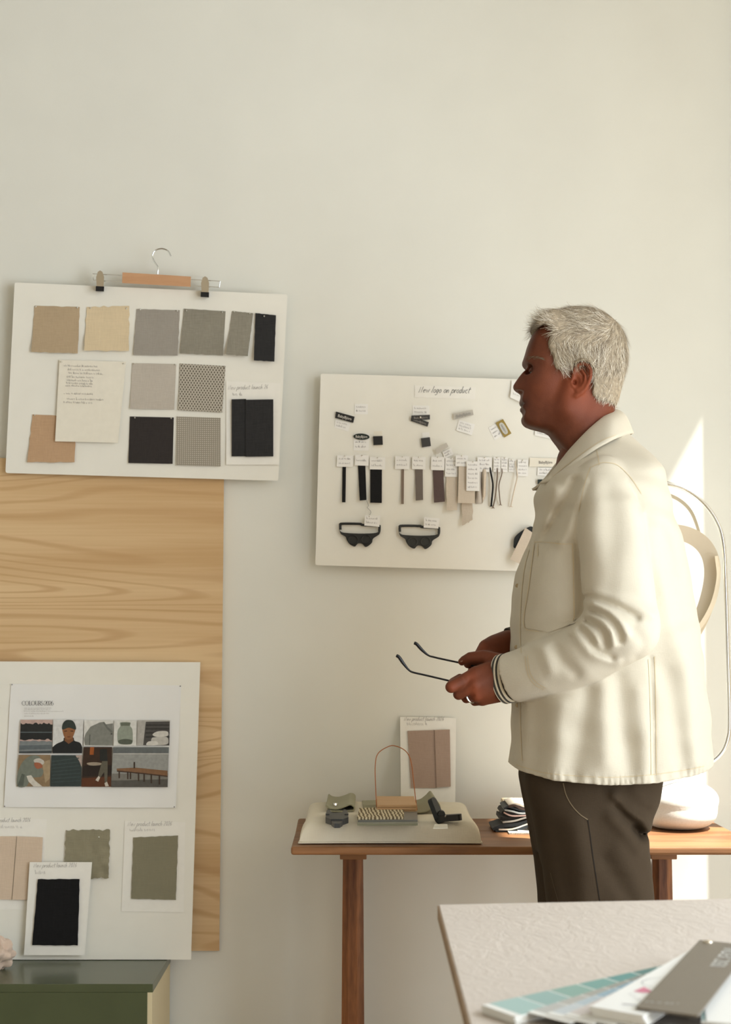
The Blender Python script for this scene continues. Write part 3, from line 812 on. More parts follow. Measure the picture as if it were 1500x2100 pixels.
for i, (x1, yy) in enumerate(((330, 353), (322, 363), (405, 374), (315, 388), (215, 404))):
    scribble(mb, z3(155, 0)[0], z3(x1, 0)[0], z3(0, yy)[1], 1.7, lambda x, y: PC.at(x, y, OP), .55, 60 + i)
mb.build('small_print', MATS['pencil_light'], po)
_pm = {}
def pm(c):
    if c not in _pm: _pm[c] = mat('print_%02x%02x%02x' % c, C(*c), .6, var=.10, vscale=120)
    return _pm[c]
def picture(name, shapes, label):
    mats = []; mb = MB()
    for i, (c, pts) in enumerate(shapes):
        m = pm(c)
        if m not in mats: mats.append(m)
        f = [PC.at(*z3(x, y), OP + .00012 * i) for x, y in pts]
        mb.add(f, [tuple(range(len(f)))[::-1]], mats.index(m))
    o = mb.build(name, mats, po); o['label'] = label
    return o
def jag(x0, x1, y, a, n, seed):
    r = random.Random(seed); return [(x0 + (x1 - x0) * i / n, y + r.uniform(-a, a)) for i in range(n + 1)]
picture('photograph', [((182, 158, 150), [(133, 425), (338, 425), (332, 640), (121, 640)]),
    ((40, 42, 42), jag(132, 337, 450, 7, 18, 1) + [(335, 503), (130, 503)]), ((96, 106, 110), [(130, 503), (335, 503), (335, 508), (130, 508)]),
    ((34, 36, 37), [(130, 508), (335, 508)] + jag(334, 128, 552, 6, 18, 2)), ((118, 124, 126), jag(128, 333, 562, 4, 12, 3) + [(332, 640), (121, 640)]),
    ((92, 100, 104), [(124, 590), (333, 586), (333, 612), (122, 618)]), ((60, 66, 68), [(122, 628), (332, 624), (332, 640), (121, 640)])], 'lake with a dark tree line at dusk')
picture('photograph', [((206, 207, 206), [(342, 425), (535, 425), (527, 640), (336, 640)]),
    ((30, 32, 34), spline([(336, 602), (362, 580), (405, 560), (412, 540), (468, 538), (478, 560), (512, 572), (528, 600)], 4) + [(526, 640), (336, 640)]),
    ((116, 78, 52), [(415, 520), (466, 520), (470, 560), (440, 580), (414, 560)]),
    ((138, 94, 62), spline([(402, 480), (404, 510), (415, 540), (440, 553), (464, 540), (478, 508), (482, 478), (440, 470)], 4, True)),
    ((50, 58, 54), spline([(400, 488), (402, 452), (420, 430), (442, 426), (466, 432), (482, 455), (486, 488), (442, 476)], 4, True)),
    ((70, 44, 30), [(412, 496), (430, 494), (430, 500), (412, 502)]), ((70, 44, 30), [(452, 494), (470, 496), (470, 502), (452, 500)]), ((104, 58, 44), [(430, 532), (452, 532), (446, 538), (434, 538)])], 'figure in a dark beanie and jacket')
picture('photograph', [((210, 210, 206), [(540, 428), (728, 428), (720, 592), (536, 592)]),
    ((124, 126, 120), [(538, 548), (548, 515), (580, 470), (640, 442), (668, 438), (672, 455), (725, 448), (722, 590), (544, 588)]),
    ((104, 106, 101), [(668, 438), (690, 470), (722, 500), (722, 520), (684, 482), (660, 445)]), ((88, 90, 86), [(574, 520), (580, 520), (576, 588), (570, 588)]), ((60, 60, 58), [(710, 512), (720, 512), (720, 520), (710, 520)])], 'grey quilted coat')
picture('photograph', [((208, 209, 205), [(732, 428), (876, 428), (872, 592), (728, 592)]),
    ((140, 148, 136), spline([(772, 442), (835, 442), (834, 465), (848, 485), (852, 540), (848, 575), (830, 584), (775, 582), (756, 570), (752, 525), (756, 490), (772, 466)], 3, True)),
    ((84, 90, 80), spline([(757, 560), (800, 548), (846, 556), (846, 574), (830, 583), (775, 581)], 3, True)), ((100, 106, 94), [(774, 444), (834, 444), (833, 464), (776, 464)])], 'green glass vase')
picture('photograph', [((170, 168, 163), [(884, 428), (1090, 428), (1085, 590), (878, 590)]),
    ((74, 72, 70), [(935, 438), (1088, 436), (1086, 590), (918, 588)])] + [((48, 47, 47), [(934, y), (1088, y), (1088, y + 7), (932, y + 7)]) for y in (456, 480, 506, 532)] +
    [((196, 194, 188), spline([(978, 520), (1010, 500), (1066, 498), (1080, 512), (1070, 530), (1005, 535)], 4, True)), ((182, 180, 174), spline([(972, 545), (1000, 537), (1066, 535), (1080, 560), (1066, 584), (980, 584)], 4, True)), ((204, 202, 196), spline([(938, 580), (955, 564), (1004, 564), (1014, 580), (1000, 588), (945, 588)], 4, True))], 'bed with a padded headboard and cushions')
picture('photograph', [((132, 112, 86), [(119, 650), (324, 650), (319, 853), (107, 853)]), ((158, 140, 112), [(270, 700), (322, 680), (320, 800), (290, 830)]),
    ((112, 118, 108), spline([(112, 850), (115, 760), (150, 690), (200, 655), (250, 660), (262, 690), (250, 720), (278, 750), (262, 790), (200, 800), (170, 850)], 4, True)),
    ((186, 182, 174), spline([(215, 685), (250, 672), (282, 690), (275, 712), (240, 715)], 4, True)), ((150, 92, 68), spline([(222, 700), (260, 704), (272, 728), (240, 740), (222, 722)], 4, True)),
    ((198, 194, 184), [(170, 785), (200, 780), (225, 815), (272, 853), (215, 853), (182, 820)]), ((86, 92, 84), [(112, 850), (140, 770), (158, 776), (150, 850)])], 'crouching figure in a padded jacket')
picture('photograph', [((50, 60, 60), [(330, 652), (526, 652), (520, 853), (322, 853)]), ((168, 152, 144), [(484, 654), (526, 652), (523, 730), (508, 690)])] +
    [((60, 72, 72), [(330 - k * .3, 690 + k * 22), (506 + k * 2, 668 + k * 24), (507 + k * 2, 674 + k * 24), (330 - k * .3, 697 + k * 22)]) for k in range(7)], 'dark green cloth')
picture('photograph', [((56, 40, 30), [(536, 600), (719, 600), (712, 855), (522, 855)]), ((150, 82, 36), [(578, 600), (604, 600), (600, 650), (575, 650)]), ((38, 30, 26), [(530, 720), (715, 715), (714, 780), (526, 790)]),
    ((86, 50, 30), [(524, 800), (713, 790), (712, 855), (522, 855)]), ((150, 138, 122), spline([(556, 704), (600, 697), (650, 703), (640, 716), (580, 718)], 4, True)), ((36, 38, 36), [(640, 615), (685, 610), (690, 690), (640, 690)]),
    ((92, 88, 76), [(655, 690), (690, 690), (690, 760), (686, 835), (672, 835), (668, 760), (640, 800), (625, 815), (632, 770)]), ((190, 184, 174), [(612, 812), (632, 785), (642, 795), (630, 822)]), ((186, 180, 170), [(670, 832), (686, 822), (698, 850), (676, 853)])], 'seated figure at a small round table')
picture('photograph', [((146, 148, 145), [(725, 600), (1083, 600), (1075, 857), (712, 857)]), ((98, 103, 104), [(725, 602), (1083, 602), (1082, 640), (724, 640)]), ((182, 182, 178), [(724, 640), (1082, 640), (1082, 646), (724, 646)]),
    ((120, 118, 112), [(716, 770), (1078, 770), (1075, 857), (712, 857)]), ((84, 82, 78), [(714, 815), (1076, 806), (1075, 857), (712, 857)]),
    ((124, 92, 66), [(748, 738), (870, 732), (1074, 752), (1074, 790), (920, 770), (750, 754)]), ((70, 54, 44), [(750, 750), (920, 766), (1074, 784), (1074, 792), (920, 774), (750, 758)])] +
    [((62, 50, 42), [(x, 752 + (x - 760) * .1), (x + 9, 752 + (x - 760) * .1), (x + 9, y), (x, y)]) for x, y in ((760, 800), (815, 806), (832, 806), (884, 818), (920, 822), (966, 832), (1018, 840))] + [((58, 46, 40), [(857, 696), (866, 696), (866, 736), (857, 736)])], 'wooden jetty in a calm lake')

# sample cards on the lower board
def samplecard(quad, off, label, text=None, tx=0, ty=0, size=9., line2=None, material=None):
    c = paper(quad, PC, off, label, name='sample_card', cat='sample card', material=material)
    mb = MB(); pj = lambda x, y: PC.at(x, y, off + .0012)
    if text: write(mb, text, tx, ty, size, pj, .8, seed=int(tx) + 3, rot=-.01)
    if line2: scribble(mb, line2[0], line2[1], line2[2], 5, pj, .8, int(tx) + 9)
    if mb.v: mb.build('handwriting', MATS['pencil_light'], c)
    return c
m_blush = sw('cloth_blush', C(205, 186, 166), var=.08); m_sage = sw('cloth_sage', C(138, 133, 112), var=.14); m_sage2 = sw('cloth_sage_deep', C(130, 126, 106), var=.10)
m_deepblk = sw('cloth_deep_black', (.010, .010, .011), var=.3)
c1 = samplecard([(-110, 1676), (96, 1680), (84, 1866), (-122, 1864)], OC, 'white card with blush pleated fabric at the left edge of the picture', 'product launch 2026', -6, 1686, 9, (-5, 45, 1698))
sheet('fabric', [(-100, 1715), (34, 1715), (24, 1845), (-112, 1843)], PC, OC + .002, m_blush, c1, n=8, th=.002, wr=.002, seed=4)
sheet('fabric', [(35, 1715), (88, 1717), (82, 1846), (25, 1845)], PC, OC + .004, m_blush, c1, n=8, th=.0025, wr=.002, seed=6, ucurl=0)
swatch([z4(424, 132), z4(705, 130), z4(697, 440), z4(408, 442)], OC + .0005, m_sage, 'crumpled sage green linen swatch above the black sample card', [z4(635, 178)], n=24, plane=PC, wr=.007, wscale=18, fray=4, curl=.004, seed=8)
c2 = samplecard([(256, 1684), (380, 1686), (377, 1871), (249, 1869)], OC + .0005, 'white card with a flat sage green fabric at the right of the lower board', 'New product launch 2026', 262, 1694, 9.5, (266, 318, 1704))
sheet('fabric', [z4(855, 180), z4(1142, 167), z4(1128, 580), z4(842, 572)], PC, OC + .002, m_sage2, c2, n=12, th=.0015, wr=.002, fray=2, seed=5)
c3 = samplecard([(61, 1768), (189, 1768), (174, 1959), (49, 1959)], OC + .017, 'white card with a deep black fabric, in front at the bottom of the lower board', 'New product launch 2026', 69, 1779, 9.2, (72, 92, 1792))
sheet('fabric', [z4(243, 447), z4(511, 446), z4(499, 872), z4(206, 870)], PC, OC + .0185, m_deepblk, c3, n=12, th=.003, wr=.002, fray=2, seed=7)

# green box under the board
xr = PT(314, 2018, ZBOX).x; yf = PT(314, 2018, ZBOX).y
gb = empty('green_box', ((xr - 1.0 + xr) / 2, (yf + YW - .03) / 2, 0), 'low green cabinet with a pale side, under the lower board', 'cabinet')
m_green = mat('green_lacquer', C(70, 78, 54, 1.2), .28, spec=.5, bump=.03, bscale=200, var=.06, vscale=8)
MB().box((xr - 1.0, yf, ZBOX - .018), (xr, YW - .02, ZBOX), bev=.0015).build('top_panel', m_green, gb)
MB().box((xr - 1.0, yf, .0), (xr - .012, yf + .018, ZBOX - .018)).build('front_panel', m_green, gb)
MB().box((xr - .018, yf + .0015, .0), (xr - .0015, YW - .02, ZBOX - .018)).build('side_panel', mat('side_cream', C(206, 194, 160), .7), gb)
MB().box((xr - 1.0, yf + .018, .0), (xr - .982, YW - .02, ZBOX - .018)).build('side_panel', m_green, gb)
MB().box((xr - .982, YW - .035, .0), (xr - .018, YW - .02, ZBOX - .018)).build('back_panel', m_green, gb)
# ================================================================== ruffled cloth on the box
c = PT(-13, 1988, ZBOX)
bm = bmesh.new(); bmesh.ops.create_uvsphere(bm, u_segments=56, v_segments=32, radius=1)
for v in bm.verts:
    a = math.atan2(v.co.y, v.co.x); e = v.co.z
    rr = .037 * (1 + .22 * math.sin(5 * a + 5 * e + 2 * math.sin(3 * a)) * (1 - e * e) ** .5 + .10 * math.sin(9 * a - 7 * e))
    v.co = Vector((v.co.x * rr * 1.05, v.co.y * rr, max(-.034, v.co.z * rr)))
tag(MB().bm(bm, 0, Matrix.Translation((c.x, c.y, ZBOX + .034))).build('ruffled_cloth', sw('cloth_ruffle', C(208, 188, 172), var=.08), None, True),
    'blush ruffled piece of cloth on the green cabinet at the left edge', 'cloth')

# ================================================================== bench
ZB = .757
m_teak = wood('bench_teak', C(154, 110, 72, 1.2), C(88, 56, 34, 1.2), 7, 'X', ring=.9, rough=.5, amount=.75, bands=5)
m_leg = wood('leg_teak', C(138, 88, 52, 1.25), C(72, 40, 22, 1.25), 16, 'Z', ring=1.2, rough=.45, amount=1.0, bands=3)
yF, yB = 3.715, 4.268
xl = P(597, 1712, yF).x; a_ = PT(1465, 1685, ZB); b_ = PT(1500, 1703, ZB)
sl = (b_.x - a_.x) / (b_.y - a_.y)
xrF = min(.93, a_.x + sl * (yF - a_.y)); xrB = a_.x + sl * (yB - a_.y)
bench = empty('bench', ((xl + xrF) / 2, (yF + yB) / 2, 0), 'long brown wooden bench along the wall with a cushion on it', 'bench')
def slabpoly(pts, z0, z1, bev, name, m, parent):
    bm = bmesh.new()
    lo = [bm.verts.new((x, y, z0)) for x, y in pts]; hi = [bm.verts.new((x, y, z1)) for x, y in pts]
    bm.faces.new(lo[::-1]); bm.faces.new(hi)
    n = len(pts)
    for i in range(n): bm.faces.new((lo[i], lo[(i + 1) % n], hi[(i + 1) % n], hi[i]))
    if bev: bmesh.ops.bevel(bm, geom=bm.edges[:], offset=bev, segments=3, profile=.5, affect='EDGES')
    return MB().bm(bm).build(name, m, parent)
yM = (yF + yB) / 2 + .015
slabpoly([(xl, yF), (xrF, yF), (xrF + (xrB - xrF) * .48, yM - .001), (xl - .002, yM - .001)], ZB - .017, ZB, .005, 'seat_plank', m_teak, bench)
slabpoly([(xl - .002, yM + .001), (xrF + (xrB - xrF) * .52, yM + .001), (xrB, yB), (xl - .006, yB)], ZB - .017, ZB, .005, 'seat_plank', m_teak, bench)
def leg(px0, px1):
    y = 3.87
    x0, x1 = P(px0, 1760, y).x, P(px1, 1760, y).x; cx = (x0 + x1) / 2; r = (x1 - x0) / 2
    for yy in (y, 4.20):
        mb = MB(); n = 8
        prof = [(0.0, r * 1.18), (.25, r * 1.12), (.6, r * 1.02), (ZB - .042, r * .97)]
        rings = []
        for z, q in prof:
            rings.append([Vector((cx + q * 1.08 * math.cos(math.pi / 8 + k * math.pi / 4), yy + q * 1.0 * math.sin(math.pi / 8 + k * math.pi / 4), z)) for k in range(n)])
        vs_ = [v for R in rings for v in R]
        fs = [(i * n + k, i * n + (k + 1) % n, (i + 1) * n + (k + 1) % n, (i + 1) * n + k) for i in range(len(rings) - 1) for k in range(n)]
        fs += [tuple(range(n))[::-1], tuple((len(rings) - 1) * n + k for k in range(n))]
        mb.add(vs_, fs); mb.build('leg', m_leg, bench)
    MB().box((cx - r * 1.25, y - r * 1.25, ZB - .042), (cx + r * 1.35, 4.20 + r * 1.25, ZB - .017), bev=.002).build('cross_plate', m_teak, bench)
leg(703, 745); leg(1337, 1378)

# cushion
cx0, cx1, cy0, cy1, H = -.136, .238, 3.750, 4.225, .046
nu, nv = 70, 60
def cush(u, v, top):
    a = math.sin((2 * u - 1) * math.pi / 2); b = math.sin((2 * v - 1) * math.pi / 2)
    e = (max(0, 1 - abs(a) ** 22) ** .45) * (max(0, 1 - abs(b) ** 26) ** .45)
    w = noise.noise(Vector((a * 2.5, b * 2, 2))) * .003 + noise.noise(Vector((u * 16, v * 12, 7))) * .0012
    pin_ = 1 - .035 * (1 - a * a) * abs(b) ** 6 - .0 * a
    x = (cx0 + cx1) / 2 + a * (cx1 - cx0) / 2 * (1 - .02 * (1 - b * b)) ; y = (cy0 + cy1) / 2 + b * (cy1 - cy0) / 2 * pin_
    zt = ZB + .008 + (H - .008) * e + w * e
    zb = ZB + .001 + .006 * (1 - e)
    return Vector((x, y, zt if top else zb))
vs_ = [cush(i / nu, j / nv, True) for j in range(nv + 1) for i in range(nu + 1)]
vb = [cush(i / nu, j / nv, False) for j in range(nv + 1) for i in range(nu + 1)]
K = len(vs_); w = nu + 1; fs = []
for j in range(nv):
    for i in range(nu):
        a = j * w + i; fs.append((a, a + 1, a + w + 1, a + w)); fs.append((K + a, K + a + w, K + a + w + 1, K + a + 1))
rim = list(range(w)) + [j * w + nu for j in range(1, nv + 1)] + [nv * w + i for i in range(nu - 1, -1, -1)] + [j * w for j in range(nv - 1, 0, -1)]
for a, b in zip(rim, rim[1:] + rim[:1]): fs.append((a, K + a, K + b, b))
m_cush = sw('cushion_linen', C(218, 211, 192), var=.06, scale=500, big=.05)
cu = mk('cushion', vs_ + vb, fs, m_cush, None, True); tag(cu, 'flat cream linen cushion lying on the left end of the bench', 'cushion')
mb = MB()
mb.tube([cush(i / 40, 0, True) + Vector((0, -.001, -.004)) for i in range(41)], .0022, 6)
for xx in (0, 1): mb.tube([cush(xx, i / 20, True) + Vector(((-.001, .001)[xx], 0, -.004)) for i in range(21)], .0022, 6)
mb.build('piping', m_cush, cu, True)
ZT = ZB + H
# folded sage strap with a snap
def band(name, prof, y0, y1, th, m, parent=None, n=6, skew=0.):
    """a strip of cloth: a curve in x-z drawn out along y"""
    prof = [Vector((p[0], 0, p[1])) for p in prof]; V = []; K = len(prof)
    nr = []
    for i in range(K):
        t = (prof[min(i + 1, K - 1)] - prof[max(i - 1, 0)]).normalized(); nr.append(Vector((-t.z, 0, t.x)))
    for s in (-1, 1):
        for j in range(n + 1):
            y = y0 + (y1 - y0) * j / n
            for i in range(K): V.append(prof[i] + nr[i] * s * th / 2 + Vector((skew * j / n, y, 0)))
    L = K * (n + 1); F = []
    for j in range(n):
        for i in range(K - 1):
            a = j * K + i; F.append((a, a + 1, a + K + 1, a + K)); F.append((L + a, L + a + K, L + a + K + 1, L + a + 1))
    for i in range(K - 1):
        F.append((i, L + i, L + i + 1, i + 1)); a = n * K + i; F.append((a, a + 1, L + a + 1, L + a))
    for j in range(n):
        a = j * K; F.append((a, a + K, L + a + K, L + a)); a = j * K + K - 1; F.append((a, L + a, L + a + K, a + K))
    return mk(name, V, F, m, parent, True)
m_sagestrap = sw('strap_sage', C(150, 148, 122), var=.1, scale=500)
l0 = PT(668, 1666, ZT); r0 = PT(727, 1666, ZT)
W_ = r0.x - l0.x
prof = spline([(l0.x + .001, ZT + .0145), (l0.x + W_ * .15, ZT + .009), (l0.x + W_ * .4, ZT + .0075), (l0.x + W_ * .65, ZT + .012), (l0.x + W_ * .85, ZT + .0165), (l0.x + W_ * .99, ZT + .012),
               (l0.x + W_ * .97, ZT + .0045), (l0.x + W_ * .75, ZT + .0025), (l0.x + W_ * .4, ZT + .0025), (l0.x + .004, ZT + .003)], 5)
st = band('folded_strap', [(p[0], p[1]) for p in prof], l0.y, l0.y + .27, .0028, m_sagestrap)
tag(st, 'folded sage green strap with a silver snap on the cushion', 'strap')
s = PT(688, 1651, ZT + .011)
mb = MB(); mb.tube([s, s + Vector((0, 0, .004))], [.0062, .0055], 16); mb.build('snap_button', MATS['chrome'], st, False)
# dark buckle
bz = ZT + .001
bu = empty('side_release_buckle', PT(692, 1684, bz), 'dark grey plastic buckle in front of the folded strap', 'buckle')
m_dg = mat('plastic_dark_grey', (.045, .047, .048), .45)
pts = [(668, 1688), (670, 1674), (676, 1671), (680, 1678), (702, 1678), (706, 1671), (713, 1674), (715, 1688), (704, 1692), (679, 1692)]
MB().prism([PT(x, y, bz) + Vector((0, 0, .012)) for x, y in pts][::-1], [PT(x, y, bz) for x, y in pts][::-1]).build('body', m_dg, bu)
pts = [(682, 1684), (701, 1684), (703, 1694), (697, 1698), (686, 1698), (680, 1694)]
MB().prism([PT(x, y, bz) + Vector((0, 0, .009)) for x, y in pts][::-1], [PT(x, y, bz) for x, y in pts][::-1]).build('tongue', m_dg, bu)
for x in (672, 711):
    a = PT(x, 1683, bz); MB().box(a + Vector((-.004, -.004, .011)), a + Vector((.004, .010, .0145)), bev=.001).build('release_button', m_dg, bu)
# sage cloth under the block
a = PT(748, 1671, ZT); b = PT(905, 1671, ZT)
prof = spline([(a.x, ZT + .002), (a.x + .03, ZT + .003), (a.x + .09, ZT + .002), (b.x - .035, ZT + .004), (b.x - .018, ZT + .014), (b.x - .008, ZT + .024), (b.x - .003, ZT + .020), (b.x, ZT + .010)], 5)
tag(band('sage_cloth', [(p[0], p[1]) for p in prof], a.y + .02, a.y + .29, .002, m_sagestrap, skew=-.006), 'flat sage green cloth under the tan block, curling up at its right end', 'cloth')
# tan block with copper cord loop
zb_ = ZT + .005
f0 = PT(773, 1668, zb_); f1 = PT(856, 1668, zb_); 
blk = empty('sample_block', ((f0.x + f1.x) / 2, f0.y + .05, zb_), 'tan wooden sample block with a thin copper cord loop standing up', 'sample block')
m_blk2 = wood('block_maple', C(206, 172, 132), C(190, 152, 112), 26, 'X', amount=.6)
for k in range(3):
    MB().box((f0.x + .0006 * k, f0.y + .001 * k, zb_ + k * .0062), (f1.x - .0006 * k, f0.y + .20, zb_ + k * .0062 + .0056), bev=.0008).build('plate', m_blk2, blk)
zt_ = zb_ + .0185; yl = f0.y + .05
lp = spline([(773, 1662), (771, 1620), (770, 1570), (776, 1545), (797, 1531), (812, 1530), (832, 1540), (843, 1560), (849, 1605), (853, 1640), (856, 1662)], 6)
MB().tube([P(x, y, yl) for x, y in lp], .0011, 6).build('cord_loop', mat('copper_cord', C(176, 112, 72), .4, metal=.3), blk, True)
# patterned swatch booklet
zk = ZT + .0015
q = [PT(734, 1676, zk + .008), PT(829, 1675, zk + .008)]
bk = empty('patterned_booklet', ((q[0].x + q[1].x) / 2, q[0].y, zk), 'booklet with a tiger-striped cover in front of the tan block', 'booklet')
m_tig = uvpattern('tiger_print', C(112, 98, 74), C(208, 196, 166), 'zebra', 13, 2)
def quadslab(name, p, z0, z1, m, parent, uv=True):
    f = [Vector((a.x, a.y, z1)) for a in p]; k = [Vector((a.x, a.y, z0)) for a in p]
    return mk(name, f + k, [(0, 1, 2, 3), (7, 6, 5, 4)] + [(i, 4 + i, 4 + (i + 1) % 4, (i + 1) % 4) for i in range(4)], m, parent, uv=[(0, 0), (1, 0), (1, 1), (0, 1)] * 2)
quadslab('page', [PT(733, 1693, zk), PT(857, 1693, zk), PT(855, 1676, zk), PT(738, 1676, zk)], zk, zk + .004, sw('page_green', C(120, 120, 100), var=.1), bk)
quadslab('page', [PT(735, 1690, zk), PT(857, 1689, zk), PT(856, 1668, zk), PT(740, 1668, zk)], zk + .0042, zk + .0075, mat('page_grey', C(112, 112, 106), .35), bk)
quadslab('cover', [PT(733, 1689, zk), PT(829, 1688, zk), PT(829, 1666, zk), PT(737, 1668, zk)], zk + .0077, zk + .0115, m_tig, bk)
# open black clip
ck = empty('plastic_clip', PT(915, 1681, ZT), 'open black plastic clip at the right of the cushion', 'clip')
def paddle(p, qv, w0, w1, th, name):
    p, qv = Vector(p), Vector(qv); t = (qv - p).normalized(); L = (qv - p).length
    sd = t.cross(Vector((0, 0, 1))).normalized(); up = sd.cross(t)
    out = []
    for k in range(9): a = math.pi / 2 + k * math.pi / 8; out.append((math.cos(a) * w0, math.sin(a) * w0))
    for k in range(9): a = -math.pi / 2 + k * math.pi / 8; out.append((L + math.cos(a) * w1, math.sin(a) * w1))
    f = [p + t * x + sd * y + up * th / 2 for x, y in out]; k_ = [p + t * x + sd * y - up * th / 2 for x, y in out]
    MB().prism(f[::-1], k_[::-1]).build(name, MATS['black_plastic'], ck)
hz = PT(902, 1678, ZT + .006)
paddle(hz, P(888, 1645, hz.y + .01), .0115, .009, .011, 'arm')
paddle(hz + Vector((.004, -.002, 0)), PT(938, 1676, ZT + .009), .012, .010, .013, 'arm')
mb = MB(); mb.tube([hz + Vector((.004, -.012, .009)), hz + Vector((.004, .012, .009))], .0075, 12); mb.build('hinge', MATS['black_plastic'], ck, True)
mb = MB(); h2 = PT(914, 1674, ZT + .012); mb.ball(h2, .0022, seg=8); mb.build('rivet', MATS['chrome'], ck, True)
tag(quadslab('small_label', [PT(889, 1700, ZT), PT(919, 1700, ZT), PT(918, 1692, ZT), PT(892, 1692, ZT)], ZT + .0005, ZT + .002, MATS['paper_cream'], None), 'tiny cream label lying at the front of the cushion', 'label')

# leaning card with mauve fabric
yb2, yt2 = 4.225, YW - .004
pA_ = P(822, 1470, yt2); pB_ = Vector((0, yb2, ZB + .001))
PD = Plane(pA_, (0, -(pA_.z - pB_.z), (pA_.y - pB_.y)))
cq = [(821, 1470), (936, 1472), (934, 1672), (823, 1672)]
c4 = sheet('sample_card', cq, PD, 0, MATS['paper_white'], n=4, th=.0015)
tag(c4, 'white sample card with mauve fabric leaning on the wall behind the cushion', 'sample card')
mb = MB(); pj = lambda x, y: PD.at(x, y, .0022); write(mb, 'New product launch 2026', 829, 1478, 8.6, pj, .8, rot=.0, seed=12); scribble(mb, 835, 875, 1487, 5, pj, .8, 31)
mb.build('handwriting', MATS['pencil_light'], c4)
m_mauve = sw('cloth_mauve', C(164, 143, 130), var=.1)
sheet('fabric', [(836, 1499), (893, 1497), (896, 1616), (843, 1616)], PD, .0024, m_mauve, c4, n=8, th=.0015, wr=.001)
sheet('fabric', [(892, 1497), (923, 1496), (925, 1613), (896, 1615)], PD, .0040, m_mauve, c4, n=8, th=.003, wr=.001, seed=3)

# bundle of fabric swatches beside the man
sbk = empty('swatch_bundle', PT(1065, 1705, ZB), 'bundle of dark and striped fabric samples on the bench beside the trousers', 'fabric bundle')
yS = PT(1040, 1705, ZB).y
def leafP(pts, y0, y1, th, m, nm='fabric_leaf'):
    pr = spline([(P(x, y, yS).x, P(x, y, yS).z) for x, y in pts], 5)
    pr = [(p[0], max(p[1], ZB + th * .6)) for p in pr]
    band(nm, pr, y0, y1, th, m, sbk)
cl = {'cream': sw('leaf_cream', C(214, 206, 192)), 'brown': sw('leaf_brown', C(74, 62, 58)), 'blk': m_blk, 'blue': sw('leaf_blue', C(168, 176, 178)), 'pink': sw('leaf_pink', C(176, 152, 146)),
      'navy': sw('leaf_navy', C(58, 64, 70)), 'grey': sw('leaf_grey', C(150, 148, 142)), 'speck': mat('leaf_speckle', C(166, 160, 148), .9, var=.5, vscale=500), 'white': MATS['paper_white']}
leafP([(1040, 1707), (1070, 1712), (1112, 1722)], yS - .06, yS + .09, .003, cl['speck'])
leafP([(1060, 1701), (1085, 1703), (1112, 1709)], yS - .03, yS + .06, .002, cl['white'])
leafP([(1016, 1701), (1045, 1704), (1075, 1694), (1112, 1680)], yS - .02, yS + .10, .006, cl['navy'])
leafP([(1022, 1699), (1050, 1698), (1080, 1688), (1112, 1677)], yS - .022, yS + .10, .003, cl['cream'])
leafP([(1010, 1699), (1030, 1692), (1060, 1689), (1090, 1680), (1112, 1676)], yS - .02, yS + .10, .007, cl['navy'])
leafP([(1030, 1684), (1055, 1681), (1080, 1674), (1112, 1672)], yS - .024, yS + .10, .0035, cl['grey'])
leafP([(1025, 1676), (1040, 1678), (1060, 1675), (1085, 1671), (1112, 1668)], yS - .02, yS + .10, .008, cl['blk'])
leafP([(1032, 1664), (1045, 1670), (1062, 1671), (1112, 1668)], yS - .024, yS + .10, .003, cl['pink'])
leafP([(1029, 1668), (1034, 1662), (1050, 1667), (1080, 1669), (1112, 1664)], yS - .02, yS + .10, .005, cl['blk'])
leafP([(1034, 1659), (1050, 1662), (1070, 1666), (1112, 1662)], yS - .024, yS + .10, .0032, cl['blue'])
leafP([(1033, 1657), (1042, 1653), (1060, 1658), (1085, 1664), (1112, 1660)], yS - .02, yS + .10, .004, cl['navy'])
leafP([(1042, 1652), (1055, 1650), (1072, 1657), (1112, 1659)], yS - .022, yS + .10, .005, cl['brown'])
leafP([(1042, 1650), (1058, 1647), (1076, 1652), (1112, 1656)], yS - .02, yS + .11, .004, cl['cream'])
yq = 4.16
tag(MB().box((P(1031, 1650, yq).x, yq - .05, ZB), (P(1125, 1650, yq).x, yq + .05, P(1031, 1640, yq).z), bev=.003).build('low_box', mat('box_beige', C(214, 200, 172), .8)), 'low beige box behind the bundle of fabric samples', 'box')

# pale grey pebble cushion
ey = 4.08; ec = P(1398, 1652, ey)
bm = bmesh.new(); bmesh.ops.create_uvsphere(bm, u_segments=48, v_segments=28, radius=1)
ht = (P(1398, 1598, ey).z - ZB) / 2; rx_ = P(1470, 1652, ey).x - ec.x
for v in bm.verts:
    x, y, z = v.co
    zz = z * ht * (1.0 if z > 0 else .98)
    sq = 1 + .12 * (1 - z * z) * abs(z)
    if z < 0: sq *= min(1.6, math.sqrt(1 - z ** 4 * .75) / max(.05, math.sqrt(max(1e-6, 1 - z * z))))
    v.co = Vector((x * rx_ * sq + .012 * z, y * .125 * sq, max(zz, -ht * .94)))
tag(MB().bm(bm, 0, Matrix.Translation((ec.x, ey, ZB + ht * .945))).build('round_cushion', mat('felt_palegrey', C(204, 205, 200), .95, bump=.2, bscale=600, var=.05, vscale=300), None, True),
    'pale grey rounded cushion at the right end of the bench behind the man', 'cushion')

